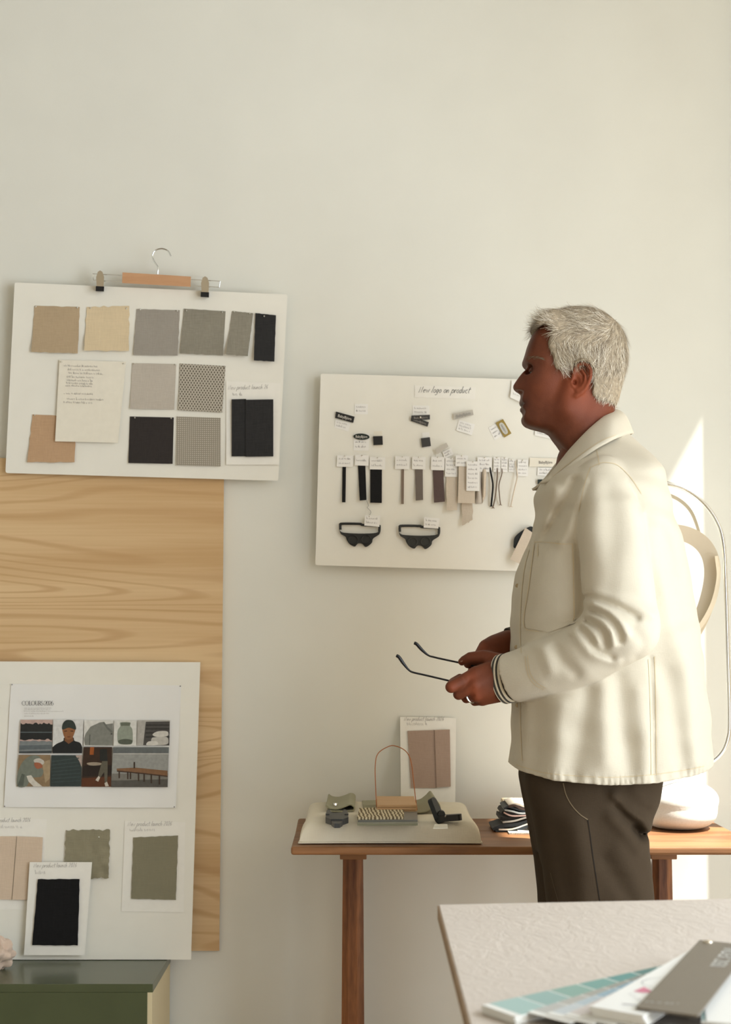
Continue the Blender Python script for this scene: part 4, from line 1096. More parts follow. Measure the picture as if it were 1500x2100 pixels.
# baby bouncer: chrome loop frame with curved bands
yr0, yr1 = 4.20, 4.06
def PR(x, y): return P(x, y, yr0 + (yr1 - yr0) * (y - 985) / 600.)
br = empty('bouncer_frame', (P(1330, 1690, 4.1).x, 4.1, ZB), 'chrome tube loop frame with pale bands standing on the bench behind the man', 'bouncer frame')
loop = spline([(1290, 980), (1340, 984), (1372, 992), (1410, 1006), (1444, 1032), (1470, 1068), (1484, 1112), (1489, 1200), (1493, 1330), (1497, 1470), (1493, 1518), (1478, 1548), (1452, 1567), (1410, 1576), (1330, 1580),
               (1230, 1576), (1195, 1550), (1186, 1500), (1186, 1200), (1192, 1080), (1230, 1000)], 8, True)
MB().tube([PR(x, y) for x, y in loop], .0050, 12, closed=True).build('tube_loop', MATS['chrome'], br, True)
MB().tube([PR(1300, 1578), P(1270, 1620, 4.10), P(1250, 1683, 4.10)], .0058, 10).build('foot_tube', MATS['chrome'], br, True)
MB().box((P(1190, 1690, 4.1).x, 4.0, ZB), (P(1300, 1690, 4.1).x, 4.2, ZB + .010), bev=.003).build('foot_plate', MATS['chrome'], br)
def bandloop(pts, dep, wid, m, name):
    c = spline(pts, 8); V = []; n = len(c)
    for i, p in enumerate(c):
        t = c[min(i + 1, n - 1)] - c[max(i - 1, 0)]; t /= np.linalg.norm(t); nn = np.array([-t[1], t[0]])
        w_ = wid * (.55 + .45 * math.sin(math.pi * min(1, .15 + i / n * .8)))
        for s, d in ((-1, dep), (1, dep + .02), (1, dep + .026), (-1, dep + .006)):
            q_ = p + nn * s * w_ / 2; V.append(P(q_[0], q_[1], d))
    F = []
    for i in range(n - 1):
        for k in range(4): F.append((i * 4 + k, i * 4 + (k + 1) % 4, i * 4 + 4 + (k + 1) % 4, i * 4 + 4 + k))
    F += [(0, 3, 2, 1), tuple((n - 1) * 4 + k for k in range(4))]
    return mk(name, V, F, m, br, True)
m_band = mat('bouncer_band', C(214, 205, 186), .6)
bandloop([(1189, 1110), (1300, 1086), (1380, 1090), (1425, 1103), (1453, 1132), (1462, 1175), (1452, 1230), (1430, 1285), (1400, 1330), (1340, 1380), (1188, 1440)], 4.15, 34, m_band, 'backrest_band')
bandloop([(1222, 1006), (1330, 1008), (1380, 1018), (1415, 1045), (1434, 1090), (1446, 1140)], 4.18, 7, m_band, 'upper_band')
bandloop([(1187, 1480), (1300, 1420), (1400, 1330), (1455, 1255), (1474, 1190), (1470, 1140)], 4.13, 10, m_band, 'side_band')

# ================================================================== pink table
ZTB = .900
A = PT(900, 1855, ZTB); B = PT(1500, 1843, ZTB)
k_ = (B.y - A.y) / (B.x - A.x); XE = .86; YE = .80
table = empty('table', ((A.x + XE) / 2, (A.y + YE) / 2, 0), 'pale pink painted work table in the foreground', 'table')
m_pink = mat('pink_paint', C(204, 194, 184, 1.0), .6, var=.02, vscale=12)
nt = m_pink.node_tree; N = nt.nodes; L = nt.links
tc = N.new('ShaderNodeTexCoord'); mp = N.new('ShaderNodeMapping'); mp.inputs['Rotation'].default_value = (0, 0, .35); mp.inputs['Scale'].default_value = (1, .45, 1)
n1 = N.new('ShaderNodeTexNoise'); n1.inputs['Scale'].default_value = 55; n1.inputs['Detail'].default_value = 5; n1.inputs['Distortion'].default_value = 1.6
L.new(tc.outputs['Object'], mp.inputs[0]); L.new(mp.outputs[0], n1.inputs['Vector'])
bp = N.new('ShaderNodeBump'); bp.inputs['Strength'].default_value = .35; bp.inputs['Distance'].default_value = .003
L.new(n1.outputs['Fac'], bp.inputs['Height']); L.new(bp.outputs[0], N['Principled BSDF'].inputs['Normal'])
slabpoly([(A.x, YE), (XE, YE), (XE, A.y + k_ * (XE - A.x)), (A.x, A.y)], ZTB - .016, ZTB, .0012, 'table_top', m_pink, table)
m_edge = mat('table_edge', C(150, 128, 104), .8, var=.15, vscale=60)
mb = MB(); mb.box((A.x - .0012, YE, ZTB - .0155), (A.x, A.y, ZTB - .001)); mb.build('edge_band', m_edge, table)
m_tleg = mat('table_leg_paint', (.62, .60, .56), .6)
for x in (A.x + .1, XE - .1):
    for y in (YE + .1, A.y - .1): MB().box((x - .025, y - .025, 0), (x + .025, y + .025, ZTB - .016), bev=.003).build('leg', m_tleg, table)
MB().box((A.x + .075, YE + .075, ZTB - .076), (XE - .075, A.y - .075, ZTB - .016)).build('apron', m_tleg, table)

# colour fan deck
piv = PT(1452, 1944, ZTB + .016)
fan = empty('colour_fan_deck', (piv.x, piv.y, ZTB), 'spread colour fan deck with a grey-brown cover on the pink table', 'colour fan')
LF = .0
def fdir(px, py, z): d = PT(px, py, z) - piv; d.z = 0; return d
BL_, BR_, SKW = .008, -.038, .014     # the leaves turn about a rivet near one corner
def aim(px, py, z=None):
    v = fdir(px, py, z or ZTB + .016); L_ = v.length; t = math.asin(BL_ / L_)
    return Vector((v.x * math.cos(t) + v.y * math.sin(t) * -1, v.x * math.sin(t) + v.y * math.cos(t), 0)).normalized()
LF = fdir(1308, 2078, ZTB + .016).length
dc = aim(1308, 2078)
m_strip = mat('fan_white', C(222, 222, 218), .5)
def fleaf(d, z, th, chips, name='leaf', L_=None, w=.052, off=0.):
    d = Vector((d.x, d.y, 0)).normalized(); s = Vector((d.y, -d.x, 0)); L_ = L_ or LF
    mats = [m_strip]; mb = MB()
    base = piv + Vector((0, 0, z - piv.z)); x0 = -.012
    def q(a, b, l, r, mi, zt):
        f = [base + d * a + s * l, base + d * b + s * l, base + d * (b + SKW) + s * r, base + d * (a + SKW) + s * r]
        f = [Vector((v.x, v.y, z)) for v in f]
        u = [v + Vector((0, 0, zt)) for v in f]
        mb.add(f + u, [(0, 1, 2, 3), (7, 6, 5, 4)] + [(i, 4 + i, 4 + (i + 1) % 4, (i + 1) % 4) for i in range(4)], mi)
    q(x0, L_, BL_, BR_, 0, th)
    n = len(chips)
    for i, c_ in enumerate(chips):
        if c_ is None: continue
        m = mat('chip_%d_%d_%d' % c_, C(*c_, .85), .5)
        if m not in mats: mats.append(m)
        a = L_ * (.10 + .88 * i / n); b = L_ * (.10 + .88 * (i + .94) / n)
        q(a, b, BL_ - .0004, BR_ + .0004, mats.index(m), th + .00012)
    return mb.build(name, mats, fan)
teal = [(70, 120, 120), (92, 140, 138), (104, 160, 158), (126, 172, 166), (146, 182, 172), (158, 190, 186), (176, 206, 202)]
greyc = [(110, 116, 112), (136, 138, 132), (150, 150, 142), (166, 164, 156), (178, 176, 168), (190, 188, 182), (198, 198, 194)]
bluec = [(86, 120, 150), (100, 140, 170), (120, 160, 184), (140, 176, 196), (160, 190, 206), (190, 206, 214), (208, 216, 220)]
pinkc = [(190, 150, 150), (196, 164, 160), (204, 176, 172), (210, 188, 184), (214, 196, 192), (218, 206, 202), (222, 214, 210)]
goldc = [(150, 120, 60), (168, 140, 80), (180, 152, 90), (196, 170, 110), (204, 182, 130), (210, 194, 150), (216, 204, 170)]
def towards(px, py): return aim(px, py)
z_ = ZTB + .0006
for k, (px, py, ch) in enumerate([(1078, 2058, goldc), (1075, 2056, greyc), (1073, 2054, goldc), (1068, 2051, teal), (1066, 2049, teal), (1063, 2047, teal)]):
    fleaf(aim(px, py, z_), z_, .0009, ch, L_=LF * 1.0); z_ += .0011
for px, py, ch in ((1116, 2066, greyc), (1138, 2074, bluec), (1164, 2080, pinkc), (1190, 2086, pinkc)):
    fleaf(aim(px, py, z_), z_, .0007, ch); z_ += .0009
for k in range(5):
    fleaf(towards(1218 + k, 2070 - k * 2), z_, .0011, goldc if k % 2 else pinkc); z_ += .0013
wt = fleaf(towards(1224, 2062), z_, .0008, []); z_ += .0010
fleaf(towards(1462, 2090), ZTB + .009, .0010, bluec); fleaf(towards(1440, 2096), ZTB + .0112, .0010, teal)
fleaf(towards(1450, 2092), ZTB + .0125, .0008, [])
# print on the white strip: small arrows and a colour ring
dw = towards(1224, 2062).normalized(); sw_ = Vector((dw.y, -dw.x, 0))
def onw(a, b): v = piv + dw * a + sw_ * (b - .016); return Vector((v.x, v.y, z_ - .0001 + .0001))
mbp = MB(); mbp.add([onw(LF * .70, .010), onw(LF * .76, -.004), onw(LF * .78, .004), onw(LF * .77, .012)], [(0, 1, 2, 3)])
mbp.build('print_mark', mat('print_pink', C(196, 120, 140), .6), fan)
mbp = MB(); ring = [(LF * .62 + .02 * math.cos(a), .004 + .014 * math.sin(a)) for a in [i * .35 for i in range(11)]]
ribbon(mbp, ring, .0008, lambda a, b: onw(a, b)); ribbon(mbp, [(LF * .94, .005), (LF * .94, -.010)], .003, lambda a, b: onw(a, b))
for k in range(6): scribble(mbp, LF * .80 + k * .006, LF * .80 + k * .006 + .004, .012 - k * .004, .0025, lambda a, b: onw(a, b), .0005, k)
mbp.build('print_mark', mat('print_grey', (.36, .36, .38), .6), fan)
zc = z_ + .0006
m_cov = mat('fan_cover', C(112, 104, 92), .5, var=.03, vscale=200)
fc = MB(); sd = Vector((dc.y, -dc.x, 0)); wc = .056
o4 = []
for a, b in ((-.014 + SKW, BR_ - .001), (LF * .5 + SKW, BR_ - .001), (LF + SKW, BR_ - .001), (LF, BL_ + .001), (-.014, BL_ + .001)):
    v = piv + dc * a + sd * b; o4.append(Vector((v.x, v.y, zc)))
fc.prism([v + Vector((0, 0, .0016)) for v in o4], o4); cov = fc.build('cover', m_cov, fan)
def onc(a, b): v = piv + dc * a + sd * b; return Vector((v.x, v.y, zc + .0019))
m_covtx = mat('cover_print', (.58, .57, .53), .6)
# lettering runs down the strip, read from the pivot side
fonttext('INDEX 2050', lambda x, y: onc(x, y), .068, -.024, .0190, 0, sx=.92, parent=cov, material=m_covtx, bold=.012)
mbp = MB(); scribble(mbp, -.012, .012, 0, .004, lambda x, y: onc(LF - .022 - y, -x - .006), .0011, 77); mbp.build('small_print', m_covtx, cov)
mb = MB(); r0 = Vector((piv.x, piv.y, zc + .0016)); mb.ball(r0, .0046, sz=.55, seg=14); mb.tube([r0 - Vector((0, 0, zc + .0016 - ZTB - .0005)), r0], .003, 8); mb.build('rivet', mat('rivet_metal', (.78, .72, .60), .25, metal=1.0), fan, True)
# ================================================================== the man
# --- implicit-surface sculpting
f32 = np.float32
def axes(lo, hi, h):
    n = [int(math.ceil((hi[i] - lo[i]) / h)) + 1 for i in range(3)]
    return [(lo[i] + h * np.arange(n[i])).astype(f32) for i in range(3)]
def smin(a, b, k):
    h = np.clip(.5 + .5 * (b - a) / k, 0, 1); return b * (1 - h) + a * h - k * h * (1 - h)
def smax(a, b, k): return -smin(-a, -b, k)
def cone(G, a, b, ra, rb, sy=1.):
    X, Y, Z = G; ba = [b[i] - a[i] for i in range(3)]; l2 = sum(v * v for v in ba) + 1e-12
    px, py, pz = X - f32(a[0]), Y - f32(a[1]), Z - f32(a[2])
    t = np.clip((px * f32(ba[0]) + py * f32(ba[1]) + pz * f32(ba[2])) / f32(l2), 0, 1)
    return np.sqrt((px - t * f32(ba[0])) ** 2 + ((py - t * f32(ba[1])) * f32(sy)) ** 2 + (pz - t * f32(ba[2])) ** 2) - (f32(ra) + f32(rb - ra) * t)
def chain(G, pts, k=None):
    f = None
    for (a, ra), (b, rb) in zip(pts, pts[1:]):
        d = cone(G, a, b, ra, rb); f = d if f is None else (np.minimum(f, d) if not k else smin(f, d, k))
    return f
def ell(G, c, r):
    X, Y, Z = [(G[i] - f32(c[i])) for i in range(3)]
    k0 = np.sqrt((X / r[0]) ** 2 + (Y / r[1]) ** 2 + (Z / r[2]) ** 2) + 1e-6
    k1 = np.sqrt((X / r[0] ** 2) ** 2 + (Y / r[1] ** 2) ** 2 + (Z / r[2] ** 2) ** 2) + 1e-6
    return k0 * (k0 - 1) / k1
def segdist(X, Z, pts):
    d = None
    for a, b in zip(pts, pts[1:]):
        bx, bz = b[0] - a[0], b[1] - a[1]; px, pz = X - a[0], Z - a[1]
        t = np.clip((px * bx + pz * bz) / (bx * bx + bz * bz + 1e-12), 0, 1)
        q = (px - t * bx) ** 2 + (pz - t * bz) ** 2
        d = q if d is None else np.minimum(d, q)
    return np.sqrt(d)
def poly2(X, Z, pts):
    d = segdist(X, Z, list(pts) + [pts[0]]); ins = np.zeros(np.broadcast(X, Z).shape, bool)
    for a, b in zip(pts, list(pts[1:]) + [pts[0]]):
        c = ((a[1] > Z) != (b[1] > Z)) & (X < (b[0] - a[0]) * (Z - a[1]) / ((b[1] - a[1]) + 1e-12) + a[0])
        ins ^= c
    return np.where(ins, -d, d).astype(f32)
def nets(F, ax):
    """naive surface nets: one vertex in every crossed cell"""
    S = F < 0; n = np.array(F.shape) - 1
    def cn(A, i, j, k): return A[i:i + n[0], j:j + n[1], k:k + n[2]]
    cnt = sum(cn(S, i, j, k).astype(np.int8) for i in (0, 1) for j in (0, 1) for k in (0, 1))
    cell = np.argwhere((cnt > 0) & (cnt < 8))
    idx = -np.ones(n, dtype=np.int64); idx[tuple(cell.T)] = np.arange(len(cell))
    pos = np.zeros((len(cell), 3)); num = np.zeros(len(cell))
    co = [(i, j, k) for i in (0, 1) for j in (0, 1) for k in (0, 1)]
    val = {c: F[tuple((cell + np.array(c)).T)].astype(float) for c in co}
    for a in co:
        for d in range(3):
            if a[d]: continue
            b = list(a); b[d] = 1; b = tuple(b)
            m = (val[a] < 0) != (val[b] < 0)
            t = np.where(m, val[a] / (val[a] - val[b] + 1e-20), 0)
            q = np.array(a, float)[None].repeat(len(cell), 0); q[:, d] += t
            pos[m] += q[m]; num[m] += 1
    V = (cell + pos / num[:, None])
    V = np.stack([ax[i][0] + V[:, i] * (ax[i][1] - ax[i][0]) for i in range(3)], 1)
    Q = []
    for d in range(3):
        u, w = (d + 1) % 3, (d + 2) % 3
        sl0 = [slice(None)] * 3; sl1 = [slice(None)] * 3; sl0[d] = slice(0, -1); sl1[d] = slice(1, None)
        e = np.argwhere(S[tuple(sl0)] != S[tuple(sl1)])
        ok = (e[:, u] > 0) & (e[:, w] > 0) & (e[:, u] < n[u]) & (e[:, w] < n[w]); e = e[ok]
        s = S[tuple(e.T)]
        du = np.zeros(3, int); du[u] = 1; dw = np.zeros(3, int); dw[w] = 1
        q = np.stack([idx[tuple((e - du - dw).T)], idx[tuple((e - dw).T)], idx[tuple(e.T)], idx[tuple((e - du).T)]], 1)
        q[~s] = q[~s][:, ::-1]
        Q.append(q)
    return V, np.concatenate(Q)
def largest(V, Q):
    lab = np.arange(len(V)); e = np.concatenate([Q[:, [0, 1]], Q[:, [1, 2]], Q[:, [2, 3]]])
    while True:
        m = np.minimum(lab[e[:, 0]], lab[e[:, 1]]); l2 = lab.copy(); np.minimum.at(l2, e[:, 0], m); np.minimum.at(l2, e[:, 1], m); l2 = l2[l2]
        if (l2 == lab).all(): break
        lab = l2
    u, c = np.unique(lab, return_counts=True); keep = lab == u[c.argmax()]
    new = np.cumsum(keep) - 1
    return V[keep], new[Q[keep[Q[:, 0]]]]
def relax(V, Q, it=2, lam=.5):
    for _ in range(it):
        A = np.zeros_like(V); c = np.zeros(len(V))
        for i in range(4):
            a, b = Q[:, i], Q[:, (i + 1) % 4]
            np.add.at(A, a, V[b]); np.add.at(c, a, 1); np.add.at(A, b, V[a]); np.add.at(c, b, 1)
        V = V + lam * (A / np.maximum(c, 1)[:, None] - V)
    return V
def npmesh(name, V, Q, material, parent, col=None, fm=None, loc=None):
    if loc is None: loc = ((V[:, 0].min() + V[:, 0].max()) / 2, (V[:, 1].min() + V[:, 1].max()) / 2, V[:, 2].min())
    V = V - np.array(loc)
    me = bpy.data.meshes.new(name); me.vertices.add(len(V)); me.vertices.foreach_set('co', V.astype(f32).ravel())
    me.loops.add(len(Q) * 4); me.loops.foreach_set('vertex_index', Q.astype(np.int32).ravel())
    me.polygons.add(len(Q)); me.polygons.foreach_set('loop_start', np.arange(len(Q), dtype=np.int32) * 4)
    me.polygons.foreach_set('loop_total', np.full(len(Q), 4, dtype=np.int32))
    me.polygons.foreach_set('use_smooth', np.ones(len(Q), bool))
    for m in (material if isinstance(material, (list, tuple)) else [material]): me.materials.append(m)
    if fm is not None: me.polygons.foreach_set('material_index', fm.astype(np.int32))
    me.update(calc_edges=True); me.validate()
    if col is not None:
        at = me.color_attributes.new('tone', 'FLOAT_COLOR', 'POINT'); at.data.foreach_set('color', col.astype(f32).ravel())
    o = bpy.data.objects.new(name, me)
    return place(o, Vector(loc), parent)

YM = 3.50
man = empty('person', (P(1225, 1848, YM).x, YM, 0), 'person with short grey hair in a cream jacket and brown trousers holding glasses', 'person')
def HZ(x, y): p = P(1020 + x / 4.6875, 600 + y / 4.6875, YM); return (p.x, p.z)
def H3(x, y, w=0.): a = HZ(x, y); return (a[0], w, a[1])      # w = distance from the middle of the head

# --- head and neck, sculpted as one half and mirrored
hs = .0016
ax = axes((HZ(120, 0)[0], -.098, HZ(0, 1800)[1]), (HZ(1330, 0)[0], 0.0016, HZ(0, 130)[1]), hs)
ax[1] = (np.arange(-61, 1) * hs).astype(f32)
G = [ax[0][:, None, None], -ax[1][None, :, None], ax[2][None, None, :]]     # second axis = distance from the middle plane
X2, Z2 = ax[0][:, None], ax[2][None, :]
face = [(390, 372), (352, 410), (330, 440), (312, 485), (300, 520), (284, 575), (268, 625), (257, 655), (258, 675), (272, 695), (288, 712), (292, 730), (278, 752), (240, 790), (205, 832), (180, 866), (163, 894), (162, 912), (168, 928), (190, 938),
        (218, 946), (240, 958), (247, 972), (243, 998), (236, 1022), (231, 1045), (236, 1064), (250, 1076), (262, 1085), (246, 1093), (237, 1106), (240, 1124), (256, 1140), (265, 1158), (262, 1178), (250, 1200), (246, 1222), (251, 1246), (264, 1266), (285, 1283), (330, 1300),
        (410, 1322), (470, 1340), (510, 1365), (540, 1410), (590, 1460), (630, 1510), (665, 1560), (710, 1640), (740, 1790)]
back = [(1180, 1790), (1150, 1500), (1132, 1250), (1122, 1150), (1130, 1080), (1150, 1010), (1175, 910), (1205, 800), (1228, 690), (1232, 590), (1210, 470), (1150, 370), (1045, 285), (900, 222), (720, 208), (560, 240), (455, 300)]
prof = [HZ(*p) for p in face + back]
D2 = poly2(X2, Z2, prof)[:, None, :]
def E(x, y, w, rx, rw, rz): return ell(G, H3(x, y, w), (rx, rw, rz))
def CN(p, q, ra, rb): return cone(G, H3(*p), H3(*q), ra, rb)
F = E(770, 590, 0, .104, .076, .104)
F = smin(F, E(500, 640, 0, .062, .064, .09), .02)
F = smin(F, E(520, 860, 0, .070, .060, .10), .02)
F = smin(F, E(430, 885, .036, .030, .022, .028), .018)                      # cheekbones
F = smin(F, CN((285, 672, .004), (335, 672, .036), .0125, .0115), .010)     # brow
F = smin(F, CN((335, 672, .036), (440, 690, .055), .0115, .010), .012)
F = smin(F, E(480, 1060, 0, .066, .049, .062), .018)
F = smin(F, CN((310, 1215, .010), (640, 1130, .050), .020, .017), .016)     # jaw line
F = smin(F, CN((640, 1130, .050), (672, 930, .062), .017, .012), .014)
F = smin(F, E(320, 1070, 0, .030, .031, .036), .014)
F = smin(F, E(300, 1215, 0, .030, .023, .024), .014)
F = smin(F, E(420, 1250, 0, .05, .038, .03), .018)
F = smin(F, CN((740, 1080, 0), (860, 1800, 0), .062, .068), .024)           # neck
F = smin(F, CN((745, 1020, .058), (690, 1620, .016), .013, .012), .012)     # neck muscle
F = smin(F, E(900, 1020, 0, .06, .058, .07), .02)
F = smin(F, CN((300, 730, 0), (200, 910, 0), .0085, .0125), .007)           # nose
F = smin(F, CN((330, 800, 0), (285, 930, 0), .014, .017), .010)
F = smin(F, E(250, 922, .0125, .0105, .0065, .009), .005)
F = smax(F, -CN((215, 950, .0055), (240, 956, .0085), .0026, .0026), .003)  # nostril
F = smin(F, CN((248, 1062, 0), (292, 1078, .022), .0065, .0025), .004)      # lips
F = smin(F, CN((252, 1112, 0), (292, 1096, .021), .0075, .0025), .004)
F = smax(F, -CN((240, 1085, 0), (305, 1088, .0255), .0013, .0010), .003)
F = smax(F, -E(322, 775, .034, .015, .016, .0125), .010)                    # eye socket
F = smin(F, E(356, 788, .0315, .0138, .0138, .0128), .004)                  # lids
F = smax(F, -E(320, 797, .033, .0095, .0090, .0018), .002)
F = smax(F, -CN((262, 930, .019), (318, 1050, .031), .0016, .0012), .007)   # crease from nose to mouth
F = smax(F, -CN((300, 850, .020), (350, 838, .036), .0010, .0010), .006)    # under the eye
kk = (.014 - .0115 * np.exp(-(segdist(X2, Z2, [HZ(240, 740), HZ(175, 905), HZ(245, 980), HZ(255, 1150)]) / .016) ** 2)).astype(f32)[:, None, :]
F = smax(F, np.broadcast_to(D2, F.shape) - f32(.0012), kk)
# ear
EA = lambda x, y, w: H3(x, y, w)
dsk = E(768, 885, .0735, .0165, .0040, .0275)
F = smin(F, dsk, .005)
hel = [(688, 905, .070), (690, 850, .0725), (700, 795, .076), (730, 752, .080), (775, 738, .083), (822, 758, .0855), (847, 805, .0865), (846, 865, .0850), (828, 925, .0820), (798, 975, .0780), (760, 1010, .0745), (720, 1036, .0715), (690, 1040, .0685)]
hr = [.0030, .0034, .0036, .0038, .0040, .0042, .0040, .0036, .0034, .0036, .0046, .0052, .0042]
F = smin(F, chain(G, [(EA(*p), r) for p, r in zip(hel, hr)]), .0030)
F = smin(F, chain(G, [(EA(760, 790, .079), .0022), (EA(800, 850, .081), .0026), (EA(798, 910, .080), .0030), (EA(770, 960, .0765), .0032), (EA(735, 985, .0735), .0034)]), .004)
F = smin(F, cone(G, EA(684, 905, .069), EA(694, 940, .0715), .0042, .0040), .004)
F = smax(F, -E(722, 905, .0790, .0070, .0070, .0110), .003)                 # bowl of the ear
F = smax(F, -E(704, 912, .0740, .0040, .0080, .0050), .002)
Fh = F
full = np.concatenate([F, F[:, -2::-1, :]], 1)
ay = np.concatenate([ax[1], -ax[1][-2::-1]])
V, Q = nets(full, [ax[0], ay, ax[2]])
V, Q = largest(V, Q)
V = relax(V, Q, 1, .4)
headV, headQ = V + np.array([0, YM, 0]), Q
# skin tone per vertex: sun-reddened ear, cheek and neck; darker lips
def g2(V, x, y, s): c = HZ(x, y); return np.exp(-(((V[:, 0] - c[0]) ** 2 + (V[:, 2] - c[1]) ** 2) / (2 * s * s)))
red = .9 * g2(V, 770, 880, .022) + .55 * g2(V, 900, 1150, .035) + .35 * g2(V, 480, 950, .03) + .35 * g2(V, 190, 910, .012) + .4 * g2(V, 700, 1080, .02)
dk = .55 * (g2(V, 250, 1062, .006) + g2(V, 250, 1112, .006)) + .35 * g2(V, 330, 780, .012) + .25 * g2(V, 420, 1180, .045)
headC = np.stack([np.clip(red, 0, 1), np.clip(dk, 0, 1), np.zeros(len(V)), np.ones(len(V))], 1)

# --- hands
def hand(lo, hi, parts, h=.0013, sub=(), it=1):
    a = axes(lo, hi, h); G_ = [a[0][:, None, None], a[1][None, :, None], a[2][None, None, :]]
    f = None
    for pts, k in parts:
        d = chain(G_, pts)
        f = d if f is None else smin(f, d, k)
    for pts, k in sub: f = smax(f, -chain(G_, pts), k)
    V_, Q_ = largest(*nets(f, a))
    return relax(V_, Q_, it, .4), Q_
def W(px, py, Y): return tuple(P(px, py, Y))
def J(*p): return [(W(x, y, Y), r) for x, y, Y, r in p]
idx_pip = (926, 1409, 3.372)
LH = [
 (J((1120, 1378, 3.345, .030), (1040, 1386, 3.392, .026)), .01),
 (J((1034, 1362, 3.402, .0165), (976, 1382, 3.384, .0135)), .014),
 (J((1036, 1382, 3.390, .0180), (974, 1404, 3.377, .0135)), .014),
 (J((1036, 1402, 3.390, .0180), (978, 1424, 3.385, .0130)), .014),
 (J((1038, 1419, 3.400, .0170), (990, 1434, 3.399, .0120)), .014),
 (J((1010, 1400, 3.405, .020), (985, 1405, 3.405, .016)), .014),
 (J((976, 1382, 3.384, .0128), (*idx_pip, .0112), (931, 1400, 3.399, .0098), (944, 1391, 3.414, .0086)), .005),
 (J((974, 1404, 3.377, .0128), (941, 1424, 3.384, .0104), (944, 1422, 3.412, .0092), (960, 1414, 3.426, .0082)), .004),
 (J((978, 1424, 3.385, .0120), (957, 1432, 3.402, .0094), (962, 1429, 3.428, .0086), (974, 1422, 3.436, .0078)), .004),
 (J((990, 1434, 3.399, .0110), (974, 1439, 3.416, .0082), (978, 1436, 3.436, .0076), (988, 1430, 3.442, .007)), .004),
 (J((1030, 1358, 3.408, .0160), (992, 1347, 3.416, .0128), (965, 1349, 3.424, .0108), (953, 1354, 3.430, .0088), (948, 1357, 3.433, .0074)), .008),
]
lo = W(900, 1470, 3.34); hi = W(1135, 1320, 3.46)
SUB = [(J((958, 1398, 3.362, .0014), (952, 1389, 3.366, .0012)), .004), (J((943, 1416, 3.366, .0012), (968, 1412, 3.362, .0012)), .005), (J((955, 1434, 3.388, .0010), (972, 1428, 3.372, .0010)), .005), (J((972, 1362, 3.404, .0016), (992, 1366, 3.398, .0012)), .006)]
lhV, lhQ = hand((lo[0], 3.335, lo[2]), (hi[0], 3.462, hi[2]), LH, sub=SUB)
RH = [
 (J((1150, 1292, 3.60, .032), (1062, 1317, 3.572, .0255), (1020, 1332, 3.550, .0255)), .01),
 (J((1040, 1318, 3.560, .022), (1000, 1330, 3.535, .0185), (988, 1346, 3.520, .0155)), .014),
 (J((1030, 1345, 3.550, .022), (990, 1366, 3.515, .0150)), .014),
 (J((1030, 1360, 3.550, .020), (996, 1386, 3.510, .0145)), .014),
 (J((1030, 1372, 3.545, .018), (1004, 1402, 3.508, .0130)), .014),
 (J((988, 1346, 3.520, .0125), (972, 1362, 3.490, .0108), (970, 1376, 3.468, .0092), (976, 1384, 3.452, .0082)), .004),
 (J((990, 1366, 3.515, .0125), (968, 1382, 3.490, .0102), (966, 1394, 3.466, .009), (974, 1400, 3.450, .008)), .004),
 (J((996, 1386, 3.510, .0120), (976, 1400, 3.488, .0098), (976, 1408, 3.466, .0086), (984, 1412, 3.454, .0078)), .004),
 (J((1004, 1402, 3.508, .0110), (988, 1414, 3.488, .0086), (990, 1420, 3.470, .0078), (998, 1420, 3.460, .007)), .004),
 (J((1015, 1345, 3.530, .0150), (990, 1352, 3.490, .0118), (972, 1358, 3.466, .0098), (960, 1362, 3.456, .0080)), .006),
]
lo = W(930, 1450, 3.43); hi = W(1165, 1250, 3.64)
rhV, rhQ = hand((lo[0], 3.43, lo[2]), (hi[0], 3.64, hi[2]), RH, h=.0015)
def handcol(V_, kn):
    r_ = np.zeros(len(V_)); 
    for c_ in kn: r_ += .55 * np.exp(-((V_ - np.array(W(*c_))) ** 2).sum(1) / (2 * .009 ** 2))
    return np.stack([np.clip(r_ + .15, 0, 1), np.zeros(len(V_)), np.zeros(len(V_)), np.ones(len(V_))], 1)
lhC = handcol(lhV, ((968, 1388, 3.372), (972, 1414, 3.366), (926, 1409, 3.362), (980, 1430, 3.375)))
rhC = handcol(rhV, ((990, 1330, 3.52),))
# torso, arms and legs under the clothes
a_ = axes((P(1060, 1600, YM).x, YM - .26, 0.02), (P(1420, 1600, YM).x, YM + .26, P(0, 900, YM).z), .012)
G_ = [a_[0][:, None, None], a_[1][None, :, None], a_[2][None, None, :]]
f = chain(G_, J((1230, 960, YM, .085), (1225, 1150, YM, .115), (1225, 1400, YM, .11), (1215, 1600, YM, .095)))
for s in (-1, 1):
    f = smin(f, chain(G_, J((1225, 1030, YM + s * .08, .06), (1240, 1030, YM + s * .150, .045), (1258, 1150, YM + s * .20, .04), (1282, 1285, YM + s * .215, .035), *(((1140, 1374, YM - .165, .030), (1120, 1378, YM - .155, .028)) if s < 0 else ((1150, 1292, YM + .10, .028), (1130, 1298, YM + .09, .026))))), .03)
    f = smin(f, chain(G_, [((P(1220, 1640, YM).x, YM + s * .09, .84), .055), ((P(1228, 1848, YM).x, YM + s * .09, .50), .050), ((P(1232, 1848, YM).x, YM + s * .09, .10), .04)]), .03)
bV, bQ = largest(*nets(f, a_))
vs_all = [headV, lhV, rhV, bV]; qs_all = [headQ, lhQ, rhQ, bQ]
offs = np.cumsum([0] + [len(v) for v in vs_all])
bodyV = np.concatenate(vs_all); bodyQ = np.concatenate([q + o for q, o in zip(qs_all, offs)])
bodyC = np.concatenate([headC, lhC, rhC, np.tile([0.2, 0, 0, 1.], (len(bV), 1))])
m_skin = bpy.data.materials.new('skin'); m_skin.use_nodes = True
nt = m_skin.node_tree; N = nt.nodes; L = nt.links; b = N['Principled BSDF']
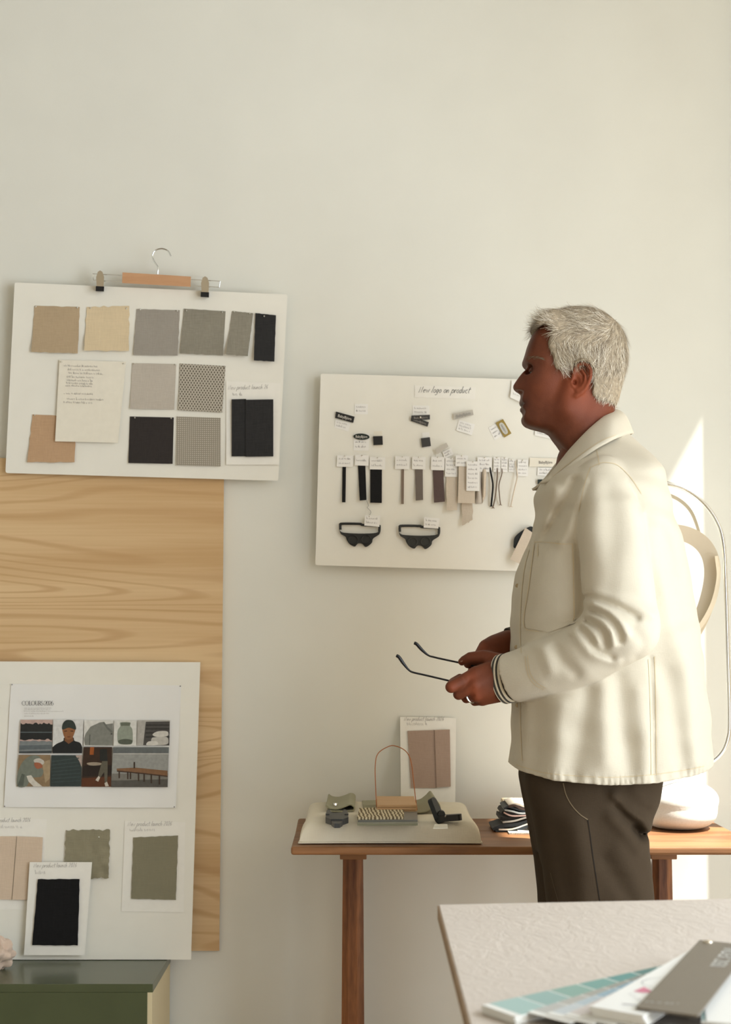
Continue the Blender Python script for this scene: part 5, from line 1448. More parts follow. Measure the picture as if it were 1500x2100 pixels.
b.inputs['Roughness'].default_value = .55; b.inputs['Specular IOR Level'].default_value = .22
b.inputs['Subsurface Weight'].default_value = .08; b.inputs['Subsurface Radius'].default_value = (.9, .35, .2); b.inputs['Subsurface Scale'].default_value = .006
at = N.new('ShaderNodeAttribute'); at.attribute_name = 'tone'
sp = N.new('ShaderNodeSeparateColor'); L.new(at.outputs['Color'], sp.inputs[0])
tc = N.new('ShaderNodeTexCoord'); nz = N.new('ShaderNodeTexNoise'); nz.inputs['Scale'].default_value = 60; nz.inputs['Detail'].default_value = 5; L.new(tc.outputs['Object'], nz.inputs['Vector'])
SK = (.125, .036, .0155)
def mixc(fac, a, c2):
    m = N.new('ShaderNodeMix'); m.data_type = 'RGBA'; L.new(fac, m.inputs['Factor'])
    if isinstance(a, tuple): m.inputs['A'].default_value = (*a, 1)
    else: L.new(a, m.inputs['A'])
    if isinstance(c2, tuple): m.inputs['B'].default_value = (*c2, 1)
    else: L.new(c2, m.inputs['B'])
    return m.outputs['Result']
mrn = N.new('ShaderNodeMapRange'); mrn.inputs[1].default_value = .35; mrn.inputs[2].default_value = .7; L.new(nz.outputs['Fac'], mrn.inputs[0])
c0 = mixc(mrn.outputs[0], tuple(v * .86 for v in SK), tuple(v * 1.12 for v in SK))
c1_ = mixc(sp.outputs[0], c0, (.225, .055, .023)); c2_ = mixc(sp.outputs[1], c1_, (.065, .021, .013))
L.new(c2_, b.inputs['Base Color'])
n2 = N.new('ShaderNodeTexNoise'); n2.inputs['Scale'].default_value = 420; n2.inputs['Detail'].default_value = 3; L.new(tc.outputs['Object'], n2.inputs['Vector'])
bp = N.new('ShaderNodeBump'); bp.inputs['Strength'].default_value = .25; bp.inputs['Distance'].default_value = .001; L.new(n2.outputs['Fac'], bp.inputs['Height']); L.new(bp.outputs[0], b.inputs['Normal'])
body = npmesh('body', bodyV, bodyQ, m_skin, man, bodyC)
# eyes
m_eye = mat('eye_white', (.20, .165, .14), .3, spec=.5); m_iris = mat('eye_iris', (.05, .05, .05), .15, spec=.5)
for s in (-1, 1):
    c = Vector((HZ(354, 0)[0], YM + s * .0315, HZ(0, 790)[1]))
    e = MB().ball(c, .0122, seg=20).build('eye', m_eye, man, True)
    MB().ball(c + Vector((-.0076, 0, 0)), .0062, seg=14, sx=.85).build('iris', m_iris, e, True)

# --- hair
hair_poly = [HZ(*p) for p in [(343, 322), (352, 350), (378, 372), (420, 352), (470, 372), (500, 400), (478, 470), (455, 540), (470, 600), (500, 660), (508, 720), (520, 770), (548, 792), (580, 782), (620, 760), (690, 742), (730, 728), (780, 722), (830, 738), (866, 775), (878, 840), (880, 920), (872, 1000), (885, 1035), (930, 1060), (1000, 1080), (1060, 1095), (1118, 1112),
             (1140, 1090), (1168, 1030), (1192, 950), (1222, 840), (1250, 720), (1256, 650), (1246, 560), (1216, 430), (1150, 330), (1050, 255), (960, 202), (870, 178), (730, 168), (650, 182), (590, 198), (500, 198), (430, 232), (380, 278)]]
DH = poly2(X2, Z2, hair_poly)[:, None, :]
qc = HZ(400, 300)
tk = (.0055 + .016 * np.exp(-((X2 - qc[0]) ** 2 + (Z2 - qc[1]) ** 2) / (2 * .022 ** 2)) + .006 * np.clip((Z2 - HZ(0, 480)[1]) / .05, 0, 1)).astype(f32)[:, None, :]
Fz = smax(np.broadcast_to(DH, Fh.shape), Fh - tk, .006)
full = np.concatenate([Fz, Fz[:, -2::-1, :]], 1)
hV, hQ = nets(full, [ax[0], ay, ax[2]]); hV = relax(hV, hQ, 2, .5)
hV = hV + np.array([0, YM, 0])
c_, s_ = math.cos(PITCH), math.sin(PITCH)
def to_zoom(V_):
    d = V_[:, 1] * c_ + (V_[:, 2] - 1.2) * s_; u = -V_[:, 1] * s_ + (V_[:, 2] - 1.2) * c_
    return ((750 + FPX * V_[:, 0] / d) - 1020) * 4.6875, ((1050 - FPX * u / d) - 600) * 4.6875
tri = hV[hQ]
nrm = np.cross(tri[:, 2] - tri[:, 0], tri[:, 3] - tri[:, 1]); ar = np.linalg.norm(nrm, axis=1); nrm /= ar[:, None] + 1e-12
rg = np.random.default_rng(5)
# keep strand roots on the outer side of the hair
skin_bvh = BVHTree.FromPolygons([tuple(v) for v in headV[:, :]], [tuple(q) for q in headQ])
NS = 22000
pick = rg.choice(len(hQ), NS, p=ar / ar.sum())
w4 = rg.dirichlet((1, 1, 1, 1), NS); root = (tri[pick] * w4[:, :, None]).sum(1); nn = nrm[pick]
zx, zy = to_zoom(root); off_ear = ~((zx > 670) & (zx < 850) & (zy > 700) & (zy < 1060))
keep = off_ear & np.array([(skin_bvh.find_nearest(Vector(r))[3] or 0) > .0030 for r in root]); root = root[keep]; nn = nn[keep]; NS = len(root)
zx, zy = to_zoom(root)
sm = lambda a, b_, v: np.clip((v - a) / (b_ - a), 0, 1) ** 2 * (3 - 2 * np.clip((v - a) / (b_ - a), 0, 1))
side = sm(300, 470, zy - .10 * (zx - 600)); bk_ = sm(1050, 1180, zx)
dx = (1 - side) * -1.0 + side * (.10 + .35 * np.sin((zx - 350) / 170.)); dz = (1 - side) * (.10 + .55 * sm(650, 400, zx)) + side * -1.0
dx = dx * (1 - bk_ * .9); dz = dz * (1 - bk_) + bk_ * -1.0
clump = np.sin(zx * .022 + 2 * np.sin(zy * .012)) * .22 + np.sin(zy * .028 + zx * .015) * .14
ang = clump + rg.normal(0, .13, NS)
dxr = dx * np.cos(ang) - dz * np.sin(ang); dzr = dx * np.sin(ang) + dz * np.cos(ang)
D = np.stack([dxr, rg.normal(0, .12, NS), dzr], 1)
D -= nn * (D * nn).sum(1)[:, None]; D /= np.linalg.norm(D, axis=1)[:, None] + 1e-9
Ls = rg.uniform(.016, .034, NS) * np.where(zy > 850, .55, 1.); Ls *= np.where((zx < 560) & (zy > 400), .6, 1.)
wd = np.cross(D, nn); bend = rg.normal(0, .25, NS); lift = rg.uniform(.01, .10, NS)
K = 5; SV = []; 
for i in range(K):
    s = i / (K - 1)
    p = root - nn * .0012 + D * (Ls * s)[:, None] + wd * (bend * Ls * s * s)[:, None] + nn * (lift * Ls * math.sin(s * 2.3))[:, None]
    wdt = .00032 * (1 - .75 * s)
    SV += [p + wd * wdt, p - wd * wdt]
SVa = np.stack(SV, 1).reshape(-1, 3)
base = (np.arange(NS) * 2 * K)[:, None]
SQ = np.concatenate([np.concatenate([base + 2 * i, base + 2 * i + 1, base + 2 * i + 3, base + 2 * i + 2], 1) for i in range(K - 1)])
SM = np.tile(rg.choice([1, 2, 3], NS, p=[.42, .40, .18]), K - 1)
# eyebrows
EV = []; 
for s in (-1, 1):
    for k in range(46):
        u = rg.random(); p0 = H3(270 + 140 * u + rg.normal(0, 4), 668 + 26 * u * u - 6 * u + rg.normal(0, 7), .006 + .050 * u ** .8)
        loc_, n_, _, _ = skin_bvh.ray_cast(Vector((p0[0], YM + s * .2, p0[2])), Vector((0, -s, 0)))
        if loc_ is None: continue
        p0 = np.array(loc_); n_ = np.array(n_)
        d_ = np.array([.55, s * .5, .25 - .5 * u]); d_ -= n_ * d_.dot(n_); d_ /= np.linalg.norm(d_)
        w_ = np.cross(d_, n_) * .00022
        EV.append(np.stack([p0 + w_, p0 - w_, p0 + d_ * .004 + n_ * .0012 + w_, p0 + d_ * .004 + n_ * .0012 - w_, p0 + d_ * .008 + n_ * .001 + w_ * .3, p0 + d_ * .008 + n_ * .001 - w_ * .3]))
EV = np.concatenate(EV); eb = (np.arange(len(EV) // 6) * 6)[:, None]
EQ = np.concatenate([np.concatenate([eb, eb + 1, eb + 3, eb + 2], 1), np.concatenate([eb + 2, eb + 3, eb + 5, eb + 4], 1)])
n0, n1_ = len(hV), len(hV) + len(SVa)
allV = np.concatenate([hV, SVa, EV]); allQ = np.concatenate([hQ, SQ + n0, EQ + n1_])
fm = np.concatenate([np.zeros(len(hQ)), SM, np.full(len(EQ), 2)])
mh = [mat('hair_under', C(142, 129, 109), .75, var=.25, vscale=160), mat('hair_silver', C(190, 178, 156), .5), mat('hair_grey', C(116, 103, 85), .5), mat('hair_white', C(224, 216, 200), .45)]
npmesh('hair', allV, allQ, mh, man, fm=fm)
# --- jacket
def XZ(px, py, Y): p = P(px, py, Y); return (p.x, p.z)
def XZs(pts, Y): return [XZ(x, y, Y) for x, y in pts]
hj = .0030
lo = P(1020, 1630, 3.3); hi = P(1475, 850, 3.3)
a = axes((lo.x, 3.19, lo.z), (P(1480, 1500, 3.6).x, 3.81, P(1300, 862, YM).z), hj)
G = [a[0][:, None, None], a[1][None, :, None], a[2][None, None, :]]
z = a[2]
fr = XZs([(1052, 1640), (1043, 1570), (1051, 1526), (1050, 1450), (1049, 1335), (1049, 1278), (1052, 1221), (1060, 1175), (1076, 1133), (1097, 1092), (1101, 1060), (1101, 1012), (1110, 989), (1136, 972), (1160, 940), (1180, 910), (1200, 885), (1222, 860)], YM)
bk = XZs([(1452, 1640), (1451, 1583), (1456, 1552), (1454, 1526), (1447, 1450), (1437, 1373), (1428, 1297), (1418, 1240), (1403, 1164), (1388, 1099), (1372, 1053), (1361, 1004), (1353, 970), (1334, 939), (1304, 909), (1285, 890), (1268, 870), (1255, 860)], YM)
hw_ = [(P(0, y, YM).z, w) for y, w in ((1640, .205), (1600, .205), (1450, .200), (1300, .205), (1150, .212), (1050, .218), (1005, .212), (980, .198), (958, .172), (938, .136), (918, .104), (900, .082), (880, .066), (860, .056))]
def itp(pts): pts = sorted(pts); return None
zf = np.array([p[1] for p in fr]); xf = np.array([p[0] for p in fr]); zb = np.array([p[1] for p in bk]); xb = np.array([p[0] for p in bk])
fx = np.interp(z, zf, xf); bx = np.interp(z, zb, xb); hy = np.interp(z, [p[0] for p in hw_], [p[1] for p in hw_])
ker = np.hanning(9); ker /= ker.sum()
def smo(v): return np.convolve(np.pad(v, 4, mode='edge'), ker, 'valid')
fx, bx, hy = smo(fx), smo(bx), smo(hy)
cx = ((fx + bx) / 2).astype(f32)[None, None, :]; rx = ((bx - fx) / 2).astype(f32)[None, None, :]; ry = hy.astype(f32)[None, None, :]
ne = 2.6
tor = ((np.abs(G[0] - cx) / rx) ** ne + (np.abs(G[1] - f32(YM)) / ry) ** ne) ** (1 / ne)
tor = (tor - 1) * np.minimum(rx, ry)
def SJ(*p): return [(W(x, y, Y), r) for x, y, Y, r in p]
left = chain(G, SJ((1240, 992, 3.335, .052), (1252, 1060, 3.302, .060), (1264, 1170, 3.278, .0655), (1281, 1284, 3.266, .0630)))
fore = chain(G, SJ((1281, 1284, 3.266, .0630), (1205, 1338, 3.296, .0570), (1130, 1366, 3.335, .0515), (1052, 1389, 3.386, .0480), (1000, 1402, 3.414, .047)))
right = chain(G, SJ((1240, 992, 3.665, .056), (1260, 1150, 3.735, .064), (1290, 1285, 3.735, .060), (1180, 1300, 3.66, .052), (1090, 1306, 3.600, .044)))
# cut the left sleeve at the cuff
cu0 = Vector(W(1052, 1389, 3.386)); cu1 = Vector(W(1160, 1355, 3.318)); axd = (cu0 - cu1).normalized()
cutp = (G[0] - f32(cu0.x)) * f32(axd.x) + (G[1] - f32(cu0.y)) * f32(axd.y) + (G[2] - f32(cu0.z)) * f32(axd.z)
slv_in = fore + f32(.0095)
fore_c = np.maximum(fore, cutp)
fore_c = np.maximum(fore_c, -np.maximum(slv_in, -cutp - f32(.05)))
arm = smin(left, fore_c, .012)
hemp = XZs([(1030, 1562), (1043, 1570), (1071, 1585), (1132, 1598), (1247, 1606), (1338, 1601), (1418, 1590), (1452, 1583), (1480, 1575)], 3.36)
zh = np.interp(a[0], [p[0] for p in hemp], [p[1] for p in hemp]).astype(f32)[:, None, None]
# folds: lines traced on the near side, + raised, - sunk
X2, Z2 = a[0][:, None], a[2][None, :]
def fold(pts, A, s, Y): 
    d = segdist(X2, Z2, XZs([tuple(p) for p in spline(pts, 5)], Y)); return A * np.exp(-d * d / (2 * s * s))
DS = np.zeros((len(a[0]), len(a[2])))
for pts, A, s in (
    ([(1206, 1224), (1240, 1236), (1275, 1254), (1296, 1268)], -.0085, .0048),
    ([(1212, 1240), (1240, 1256), (1262, 1278), (1276, 1302)], .0065, .0052),
    ([(1212, 1254), (1236, 1264), (1254, 1286), (1264, 1312)], -.0075, .0042),
    ([(1208, 1262), (1228, 1276), (1244, 1298), (1250, 1322)], .0055, .0045),
    ([(1202, 1274), (1218, 1284), (1230, 1300), (1236, 1324)], -.0070, .0038),
    ([(1196, 1282), (1208, 1296), (1220, 1316)], .0045, .0040),
    ([(1190, 1290), (1202, 1308), (1216, 1330), (1250, 1348)], -.0060, .0042),
    ([(1178, 1300), (1190, 1320), (1216, 1346), (1262, 1358)], .0040, .0060),
    ([(1212, 1222), (1240, 1226), (1290, 1240), (1330, 1262)], .0045, .0075),
    ([(1290, 1290), (1310, 1320), (1300, 1345)], -.0030, .0080),
    ([(1115, 1330), (1122, 1352), (1130, 1375)], .0040, .0080),
    ([(1142, 1330), (1155, 1356), (1180, 1380)], -.0040, .0075),
    ([(1250, 1010), (1252, 1080), (1250, 1160), (1240, 1215)], -.0030, .012),
    ([(1222, 990), (1214, 1060), (1212, 1140)], .0030, .012),
    ([(1290, 1030), (1300, 1120), (1305, 1200)], .0030, .013),
    ([(1300, 985), (1312, 1012), (1318, 1040)], -.0060, .0055),
    ([(1318, 960), (1330, 1000), (1332, 1040)], .0045, .0075),
    ([(1336, 975), (1345, 1010), (1342, 1060)], -.0035, .0060)): DS += fold(pts, A, s, 3.27)
DT = np.zeros_like(DS)
for pts, A, s in (
    ([(1180, 985), (1160, 1030), (1140, 1075), (1122, 1105)], -.0055, .0065),
    ([(1198, 990), (1180, 1040), (1164, 1090), (1152, 1110)], .0050, .0070),
    ([(1140, 1000), (1128, 1050), (1112, 1100)], .0045, .0085),
    ([(1192, 1120), (1196, 1200), (1194, 1262)], -.0060, .0085),
    ([(1235, 1400), (1238, 1480), (1240, 1560)], .0060, .014),
    ([(1268, 1398), (1275, 1480), (1290, 1580)], -.0060, .013),
    ([(1205, 1420), (1195, 1500), (1180, 1585)], -.0045, .012),
    ([(1150, 1450), (1145, 1520), (1140, 1590)], .0050, .013),
    ([(1110, 1450), (1108, 1520), (1100, 1575)], -.0040, .012),
    ([(1310, 1420), (1318, 1500), (1322, 1590)], .0045, .011),
    ([(1365, 1380), (1385, 1480), (1400, 1580)], -.0060, .014),
    ([(1400, 1300), (1418, 1420), (1430, 1560)], .0050, .013),
    ([(1340, 1120), (1365, 1220), (1385, 1330)], .0040, .014),
    ([(1362, 1090), (1388, 1200), (1404, 1300)], -.0040, .012),
    ([(1334, 1350), (1338, 1450), (1339, 1598)], -.0030, .0035)): DT += fold(pts, A, s, 3.31)
nearw = np.clip((f32(3.46) - G[1]) / f32(.08), 0, 1)
low = (.0022 * np.sin(31 * X2 + 9 * np.sin(13 * Z2)) * np.sin(11 * Z2 + 2) + .0012 * np.sin(70 * X2 + 15 * Z2) * np.sin(43 * Z2 + 6 * X2))
# puckered hem
hem2 = Z2 - zh[:, :, 0]
puck = .0016 * np.sin(2 * math.pi * (a[0][:, None] + .012 * np.sin(40 * a[0][:, None])) / .0135) * np.exp(-((hem2 - .007) / .010) ** 2) * np.clip((X2 - XZ(1110, 1590, 3.3)[0]) / .03, 0, 1)
crm = np.zeros_like(DS)
rw = np.random.default_rng(3)
for k in range(150):
    fx_, fz_ = rw.uniform(20, 95), rw.uniform(10, 60); crm += np.sin(fx_ * X2 * rw.choice([-1, 1]) + fz_ * Z2 + rw.uniform(0, 6.28)) / (fx_ + fz_) ** .8
crm *= .0011 / crm.std()
crm = np.sign(crm) * np.abs(crm) ** 1.25 / (.0011 ** .25)
tor = tor - (1.35 * DT + low + .75 * crm + puck).astype(f32)[:, None, :] * nearw - (low * .8).astype(f32)[:, None, :] * (1 - nearw)
arm = arm - (1.15 * DS + .5 * low + .6 * crm).astype(f32)[:, None, :]
F = smin(tor, arm, .006); F = smin(F, right, .010)
# hollow skirt and neck opening
F = np.maximum(F, zh - G[2])
F = np.maximum(F, -np.maximum(tor + f32(.007), G[2] - zh - f32(.10)))
jV, jQ = nets(F, a); jV = relax(jV, jQ, 2, .5)
m_jack = weave('jacket_cotton', C(230, 221, 201, .76), var=.05, scale=900, bump=.35, sheen=.08, big=.05)
jk = npmesh('jacket', jV, jQ, m_jack, man)
jb = BVHTree.FromPolygons([tuple(v) for v in jV], [tuple(q) for q in jQ])
def onjacket(px, py, off=.0008, bvh=None):
    d = ray(px, py).normalized(); h, n, i, t = (bvh or jb).ray_cast(CAM, d)
    if h is None: return None
    if n.dot(d) > 0: n = -n
    return h + n * off
m_stitch = mat('jacket_thread', C(198, 182, 150), .8); m_edge2 = mat('jacket_seam', C(206, 192, 162), .9)
def stitch(pts, w=1.1, name='stitching', m=None, off=.0007, bvh=None, parent=None, dash=False):
    pts = [tuple(p) for p in spline(pts, 12)]
    run = []; mb = MB()
    for i, p in enumerate(pts):
        t = np.array(pts[min(i + 1, len(pts) - 1)]) - np.array(pts[max(i - 1, 0)]); t = t / (np.linalg.norm(t) + 1e-9)
        q0 = onjacket(p[0] - t[1] * w / 2, p[1] + t[0] * w / 2, off, bvh); q1 = onjacket(p[0] + t[1] * w / 2, p[1] - t[0] * w / 2, off, bvh)
        if q0 is None or q1 is None or (run and (run[-1][0] - q0).length > .02):
            run = [] if q0 is None or q1 is None else [(q0, q1)]; continue
        if run and not (dash and i % 2): mb.add([run[-1][0], run[-1][1], q1, q0], [(0, 1, 2, 3)])
        run.append((q0, q1))
    if mb.v: return mb.build(name, m or m_stitch, parent or jk)
for pts in ([(1224, 922), (1228, 940), (1230, 954)], [(1214, 958), (1230, 951), (1245, 949), (1268, 955), (1294, 980), (1316, 1012)],
            [(1212, 958), (1204, 980), (1196, 1010), (1188, 1050)], [(1330, 1352), (1334, 1450), (1336, 1590)], [(1343, 1346), (1346, 1450), (1347, 1590)],
            [(1060, 1568), (1080, 1575), (1132, 1587), (1247, 1594), (1334, 1589), (1400, 1580), (1445, 1571)],
            [(1086, 1128), (1076, 1170), (1070, 1230), (1068, 1300), (1070, 1340)], [(1068, 1440), (1069, 1500), (1072, 1560)],
            [(1078, 1346), (1080, 1366), (1086, 1388), (1098, 1404), (1116, 1414)], [(1083, 1345), (1085, 1366), (1090, 1384), (1102, 1400), (1120, 1411)]):
    stitch(pts, 1.3)
# breast pocket: a patch lying on the jacket
def patch(poly, n, off, name, m, parent):
    tl, tr, br, bl = [np.array(p, float) for p in poly]; V_ = []; ok = True
    for j in range(n + 1):
        for i in range(n + 1):
            u, v = i / n, j / n; p = (tl * (1 - u) + tr * u) * (1 - v) + (bl * (1 - u) + br * u) * v
            if v > .8: p[1] += 14 * (v - .8) / .2 * (1 - abs(2 * u - 1))
            q = onjacket(p[0], p[1], off); V_.append(q if q is not None else (V_[-1] if V_ else Vector(W(p[0], p[1], 3.3))))
    K_ = len(V_); bk2 = [v + (v - CAM).normalized() * (off + .001) for v in V_]; w = n + 1; F_ = []
    for j in range(n):
        for i in range(n): q = j * w + i; F_.append((q, q + w, q + w + 1, q + 1))
    rim = list(range(w)) + [j * w + n for j in range(1, n + 1)] + [n * w + i for i in range(n - 1, -1, -1)] + [j * w for j in range(n - 1, 0, -1)]
    for q, r_ in zip(rim, rim[1:] + rim[:1]): F_.append((q, r_, K_ + r_, K_ + q))
    return mk(name, V_ + bk2, F_, m, parent, True)
pk = patch([(1097, 1110), (1178, 1112), (1181, 1279), (1073, 1286)], 24, .0016, 'breast_pocket', m_jack, jk)
for pts in ([(1098, 1113), (1138, 1114), (1176, 1115)], [(1175, 1114), (1177, 1200), (1178, 1276)], [(1099, 1116), (1088, 1200), (1078, 1282), (1108, 1296)], [(1106, 1117), (1106, 1138), (1105, 1142)]):
    stitch(pts, 1.3, off=.0030, parent=pk)
for (x, y) in ((1062, 1201), (1060, 1327), (1062, 1446)):
    p = onjacket(x, y, .0005)
    if p is not None:
        nrm_ = (CAM - p).normalized(); MB().tube([p, p + nrm_ * .0025], [.0042, .0036], 14).build('button', mat('button_horn', C(176, 160, 130), .4), jk)
# collar
def lerpc(A_, n): return spline(A_, n)
top = [(1134, 974, 3.452), (1163, 933, 3.432), (1186, 906, 3.424), (1209, 882, 3.428), (1234, 860, 3.448), (1258, 843, 3.500)]
mid = [(1120, 984, 3.432), (1158, 944, 3.412), (1190, 914, 3.402), (1222, 886, 3.404), (1256, 862, 3.428), (1281, 852, 3.500)]
out = [(1108, 991, 3.420), (1137, 984, 3.392), (1178, 952, 3.370), (1224, 919, 3.364), (1262, 900, 3.384), (1298, 890, 3.500)]
def full_c(A_):
    L_ = [np.array(W(*p)) for p in A_]; M_ = [np.array([p[0], 2 * YM - p[1], p[2]]) for p in L_[-2::-1]]
    # the far side keeps its own height
    return spline([tuple(p) for p in L_ + M_], 8)
rows_ = [full_c(top), full_c(mid), full_c(out)]
inn = [np.array(p) + np.array([0, 0, -.032]) + (np.array([P(1215, 900, YM).x, YM, p[2]]) - np.array(p)) * .03 for p in rows_[0]]
prof_rows = []
nC_ = len(rows_[0])
for i in range(nC_):
    c4_ = spline([tuple(inn[i]), tuple(rows_[0][i]), tuple(rows_[1][i]), tuple(rows_[2][i])], 5); prof_rows.append(c4_)
m_ = len(prof_rows[0]); cV = [Vector(p) for r_ in prof_rows for p in r_]
cF = [(i * m_ + j, i * m_ + j + 1, (i + 1) * m_ + j + 1, (i + 1) * m_ + j) for i in range(nC_ - 1) for j in range(m_ - 1)]
co_ = mk('collar', cV, cF, m_jack, man, True)
md = co_.modifiers.new('thick', 'SOLIDIFY'); md.thickness = .0045; md.offset = 0
cb = BVHTree.FromPolygons(cV, cF)
stitch([(1137, 979), (1178, 946), (1224, 913), (1262, 894)], 1.0, bvh=cb, off=.0034, parent=co_)
# striped shirt cuff at the left wrist
m_navy = sw('cuff_dark', C(62, 60, 54), var=.1); m_cuffc = sw('cuff_cream', C(214, 206, 186), var=.05)
c0_ = Vector(W(1031, 1393, 3.400)); axd2 = (Vector(W(1060, 1387, 3.380)) - c0_).normalized()
e1 = (Vector((0, 0, 1)) - axd2 * axd2.z).normalized(); e2 = axd2.cross(e1)
tot = .036; bands = [(0, .0016, 1), (.0016, .0066, 0), (.0066, .0108, 1), (.0108, .0150, 0), (.0150, .0192, 1), (.0192, .0234, 0), (.0234, tot, 1)]
shirt = None
for bi, (s0, s1, mi) in enumerate(bands):
    vs_ = []; n = 40; rws = 4
    for k in range(rws + 1):
        s = s0 + (s1 - s0) * k / rws
        for j in range(n):
            t = 2 * math.pi * j / n
            q_ = min(1, max(0, (s - .012) / .013)); rr = 1 - .15 * q_ * q_ * (3 - 2 * q_)
            vs_.append(c0_ + axd2 * s + e1 * ((.0470 * rr) * math.cos(t)) + e2 * (.0375 * rr * math.sin(t)))
    fs = [(k * n + j, k * n + (j + 1) % n, (k + 1) * n + (j + 1) % n, (k + 1) * n + j) for k in range(rws) for j in range(n)]
    o = mk('shirt_cuff' if bi == 0 else 'stripe', vs_, fs, (m_navy, m_cuffc)[mi], man if bi == 0 else shirt, True)
    if bi == 0: shirt = o; o['label'] = 'cream and dark striped shirt cuff'
    md = o.modifiers.new('thick', 'SOLIDIFY'); md.thickness = .0022; md.offset = -1
# dark cuff at the far wrist
c0_ = Vector(W(1046, 1317, 3.572)); ad = (Vector(W(1100, 1302, 3.590)) - c0_).normalized(); e1 = (Vector((0, 0, 1)) - ad * ad.z).normalized(); e2 = ad.cross(e1)
vs_ = [c0_ + ad * (.04 * k / 4) + e1 * (.0292 * math.cos(2 * math.pi * j / 32)) + e2 * (.029 * math.sin(2 * math.pi * j / 32)) for k in range(5) for j in range(32)]
mk('shirt_cuff', vs_, [(k * 32 + j, k * 32 + (j + 1) % 32, (k + 1) * 32 + (j + 1) % 32, (k + 1) * 32 + j) for k in range(4) for j in range(32)], m_navy, man, True).modifiers.new('thick', 'SOLIDIFY').thickness = .002

# --- trousers
ht = .0038
YT = 3.44
zt = P(0, 1572, YM).z
a = axes((P(1060, 1700, YT).x, YM - .215, .045), (P(1380, 1700, YT).x, YM + .215, zt), ht)
G = [a[0][:, None, None], a[1][None, :, None], a[2][None, None, :]]
fr = XZs([(1088, 1560), (1077, 1596), (1085, 1640), (1097, 1700), (1109, 1765), (1118, 1848)], YT) + [(P(1128, 1848, YT).x, .45), (P(1150, 1848, YT).x, .12), (P(1135, 1848, YT).x, .045)]
bk = XZs([(1362, 1560), (1356, 1602), (1348, 1640), (1336, 1672), (1328, 1700), (1326, 1740), (1332, 1790), (1339, 1848)], YT) + [(P(1330, 1848, YT).x, .45), (P(1310, 1848, YT).x, .12), (P(1312, 1848, YT).x, .045)]
z = a[2]
def it(pts): pts = sorted(pts, key=lambda p: p[1]); return np.interp(z, [p[1] for p in pts], [p[0] for p in pts])
fx, bx = smo(it(fr)), smo(it(bk))
cx = ((fx + bx) / 2).astype(f32)[None, None, :]; rx = ((bx - fx) / 2).astype(f32)[None, None, :]
zc_ = P(0, 1760, YM).z
legy = np.interp(z, [.05, .45, zc_, zt], [.075, .085, .095, .080]).astype(f32)[None, None, :]
F = None
for s in (-1, 1):
    f = ((np.abs(G[0] - cx) / rx) ** 2.3 + (np.abs(G[1] - f32(YM + s * .088)) / legy) ** 2.3) ** (1 / 2.3)
    f = (f - 1) * np.minimum(rx, legy); F = f if F is None else smin(F, f, .012)
pel = ((np.abs(G[0] - cx) / rx) ** 2.3 + (np.abs(G[1] - f32(YM)) / f32(.165)) ** 2.3) ** (1 / 2.3); pel = (pel - 1) * np.minimum(rx, f32(.165))
F = smin(F, np.maximum(pel, f32(zc_ + .01) - G[2]), .02)
X2, Z2 = a[0][:, None], a[2][None, :]
DT = np.zeros((len(a[0]), len(a[2])))
for pts, A, s in (
    ([(1256, 1628), (1272, 1652), (1296, 1668), (1318, 1682), (1330, 1700)], .0100, .0070),
    ([(1262, 1650), (1282, 1676), (1302, 1694), (1316, 1712)], -.0110, .0065),
    ([(1300, 1700), (1318, 1716), (1330, 1718)], -.0120, .0055),
    ([(1250, 1672), (1280, 1706), (1306, 1738)], .0060, .0090),
    ([(1180, 1690), (1190, 1760), (1196, 1840)], .0050, .016),
    ([(1235, 1760), (1260, 1800), (1290, 1845)], -.0050, .010),
    ([(1140, 1700), (1150, 1770), (1168, 1845)], -.0045, .013),
    ([(1265, 1740), (1290, 1780), (1315, 1830)], .0050, .012),
    ([(1300, 1615), (1320, 1640), (1338, 1650)], .0040, .008)): DT += fold(pts, A, s, YT - .09)
DT += .0015 * np.sin(60 * X2 + 20 * Z2) * np.sin(25 * Z2)
F = F - DT.astype(f32)[:, None, :] * np.clip((f32(YM + .05) - G[1]) / f32(.10), 0, 1)
tV, tQ = nets(F, a); tV = relax(tV, tQ, 2, .5)
m_tr = weave('trouser_twill', C(94, 79, 62, .46), var=.10, scale=900, bump=.4, sheen=.0, big=.08)
tr = npmesh('trousers', tV, tQ, m_tr, man)
tb = BVHTree.FromPolygons([tuple(v) for v in tV], [tuple(q) for q in tQ])
stitch([(1156, 1606), (1162, 1630), (1174, 1652), (1190, 1670), (1206, 1681)], 2.0, 'pocket_piping', mat('piping_tan', C(128, 112, 88, .8), .8), .0010, tb, tr)
stitch([(1206, 1681), (1211, 1715), (1217, 1760), (1224, 1805), (1231, 1850)], 2.0, 'side_seam', mat('seam_dark', C(30, 25, 20), .9), .0008, tb, tr)
stitch([(1130, 1790), (1138, 1820), (1146, 1848)], 1.0, 'side_seam', mat('seam_light', C(80, 70, 56), .9), .0008, tb, tr)
# shoes
for s in (-1, 1):
    hx = P(1250, 1848, YT).x; yy = YM + s * .092
    a_ = axes((hx - .27, yy - .07, -.002), (hx + .10, yy + .07, .16), .006); G_ = [a_[0][:, None, None], a_[1][None, :, None], a_[2][None, None, :]]
    f = chain(G_, [((hx + .03, yy, .050), .042), ((hx - .08, yy, .048), .044), ((hx - .20, yy, .036), .034)]); f = smin(f, cone(G_, (hx + .01, yy, .06), (hx + .005, yy, .15), .042, .040), .02)
    f = np.maximum(f, .0 - G_[2])
    sV, sQ = nets(f, a_); npmesh('shoe', sV, sQ, mat('shoe_leather', (.06, .04, .03), .45), man)

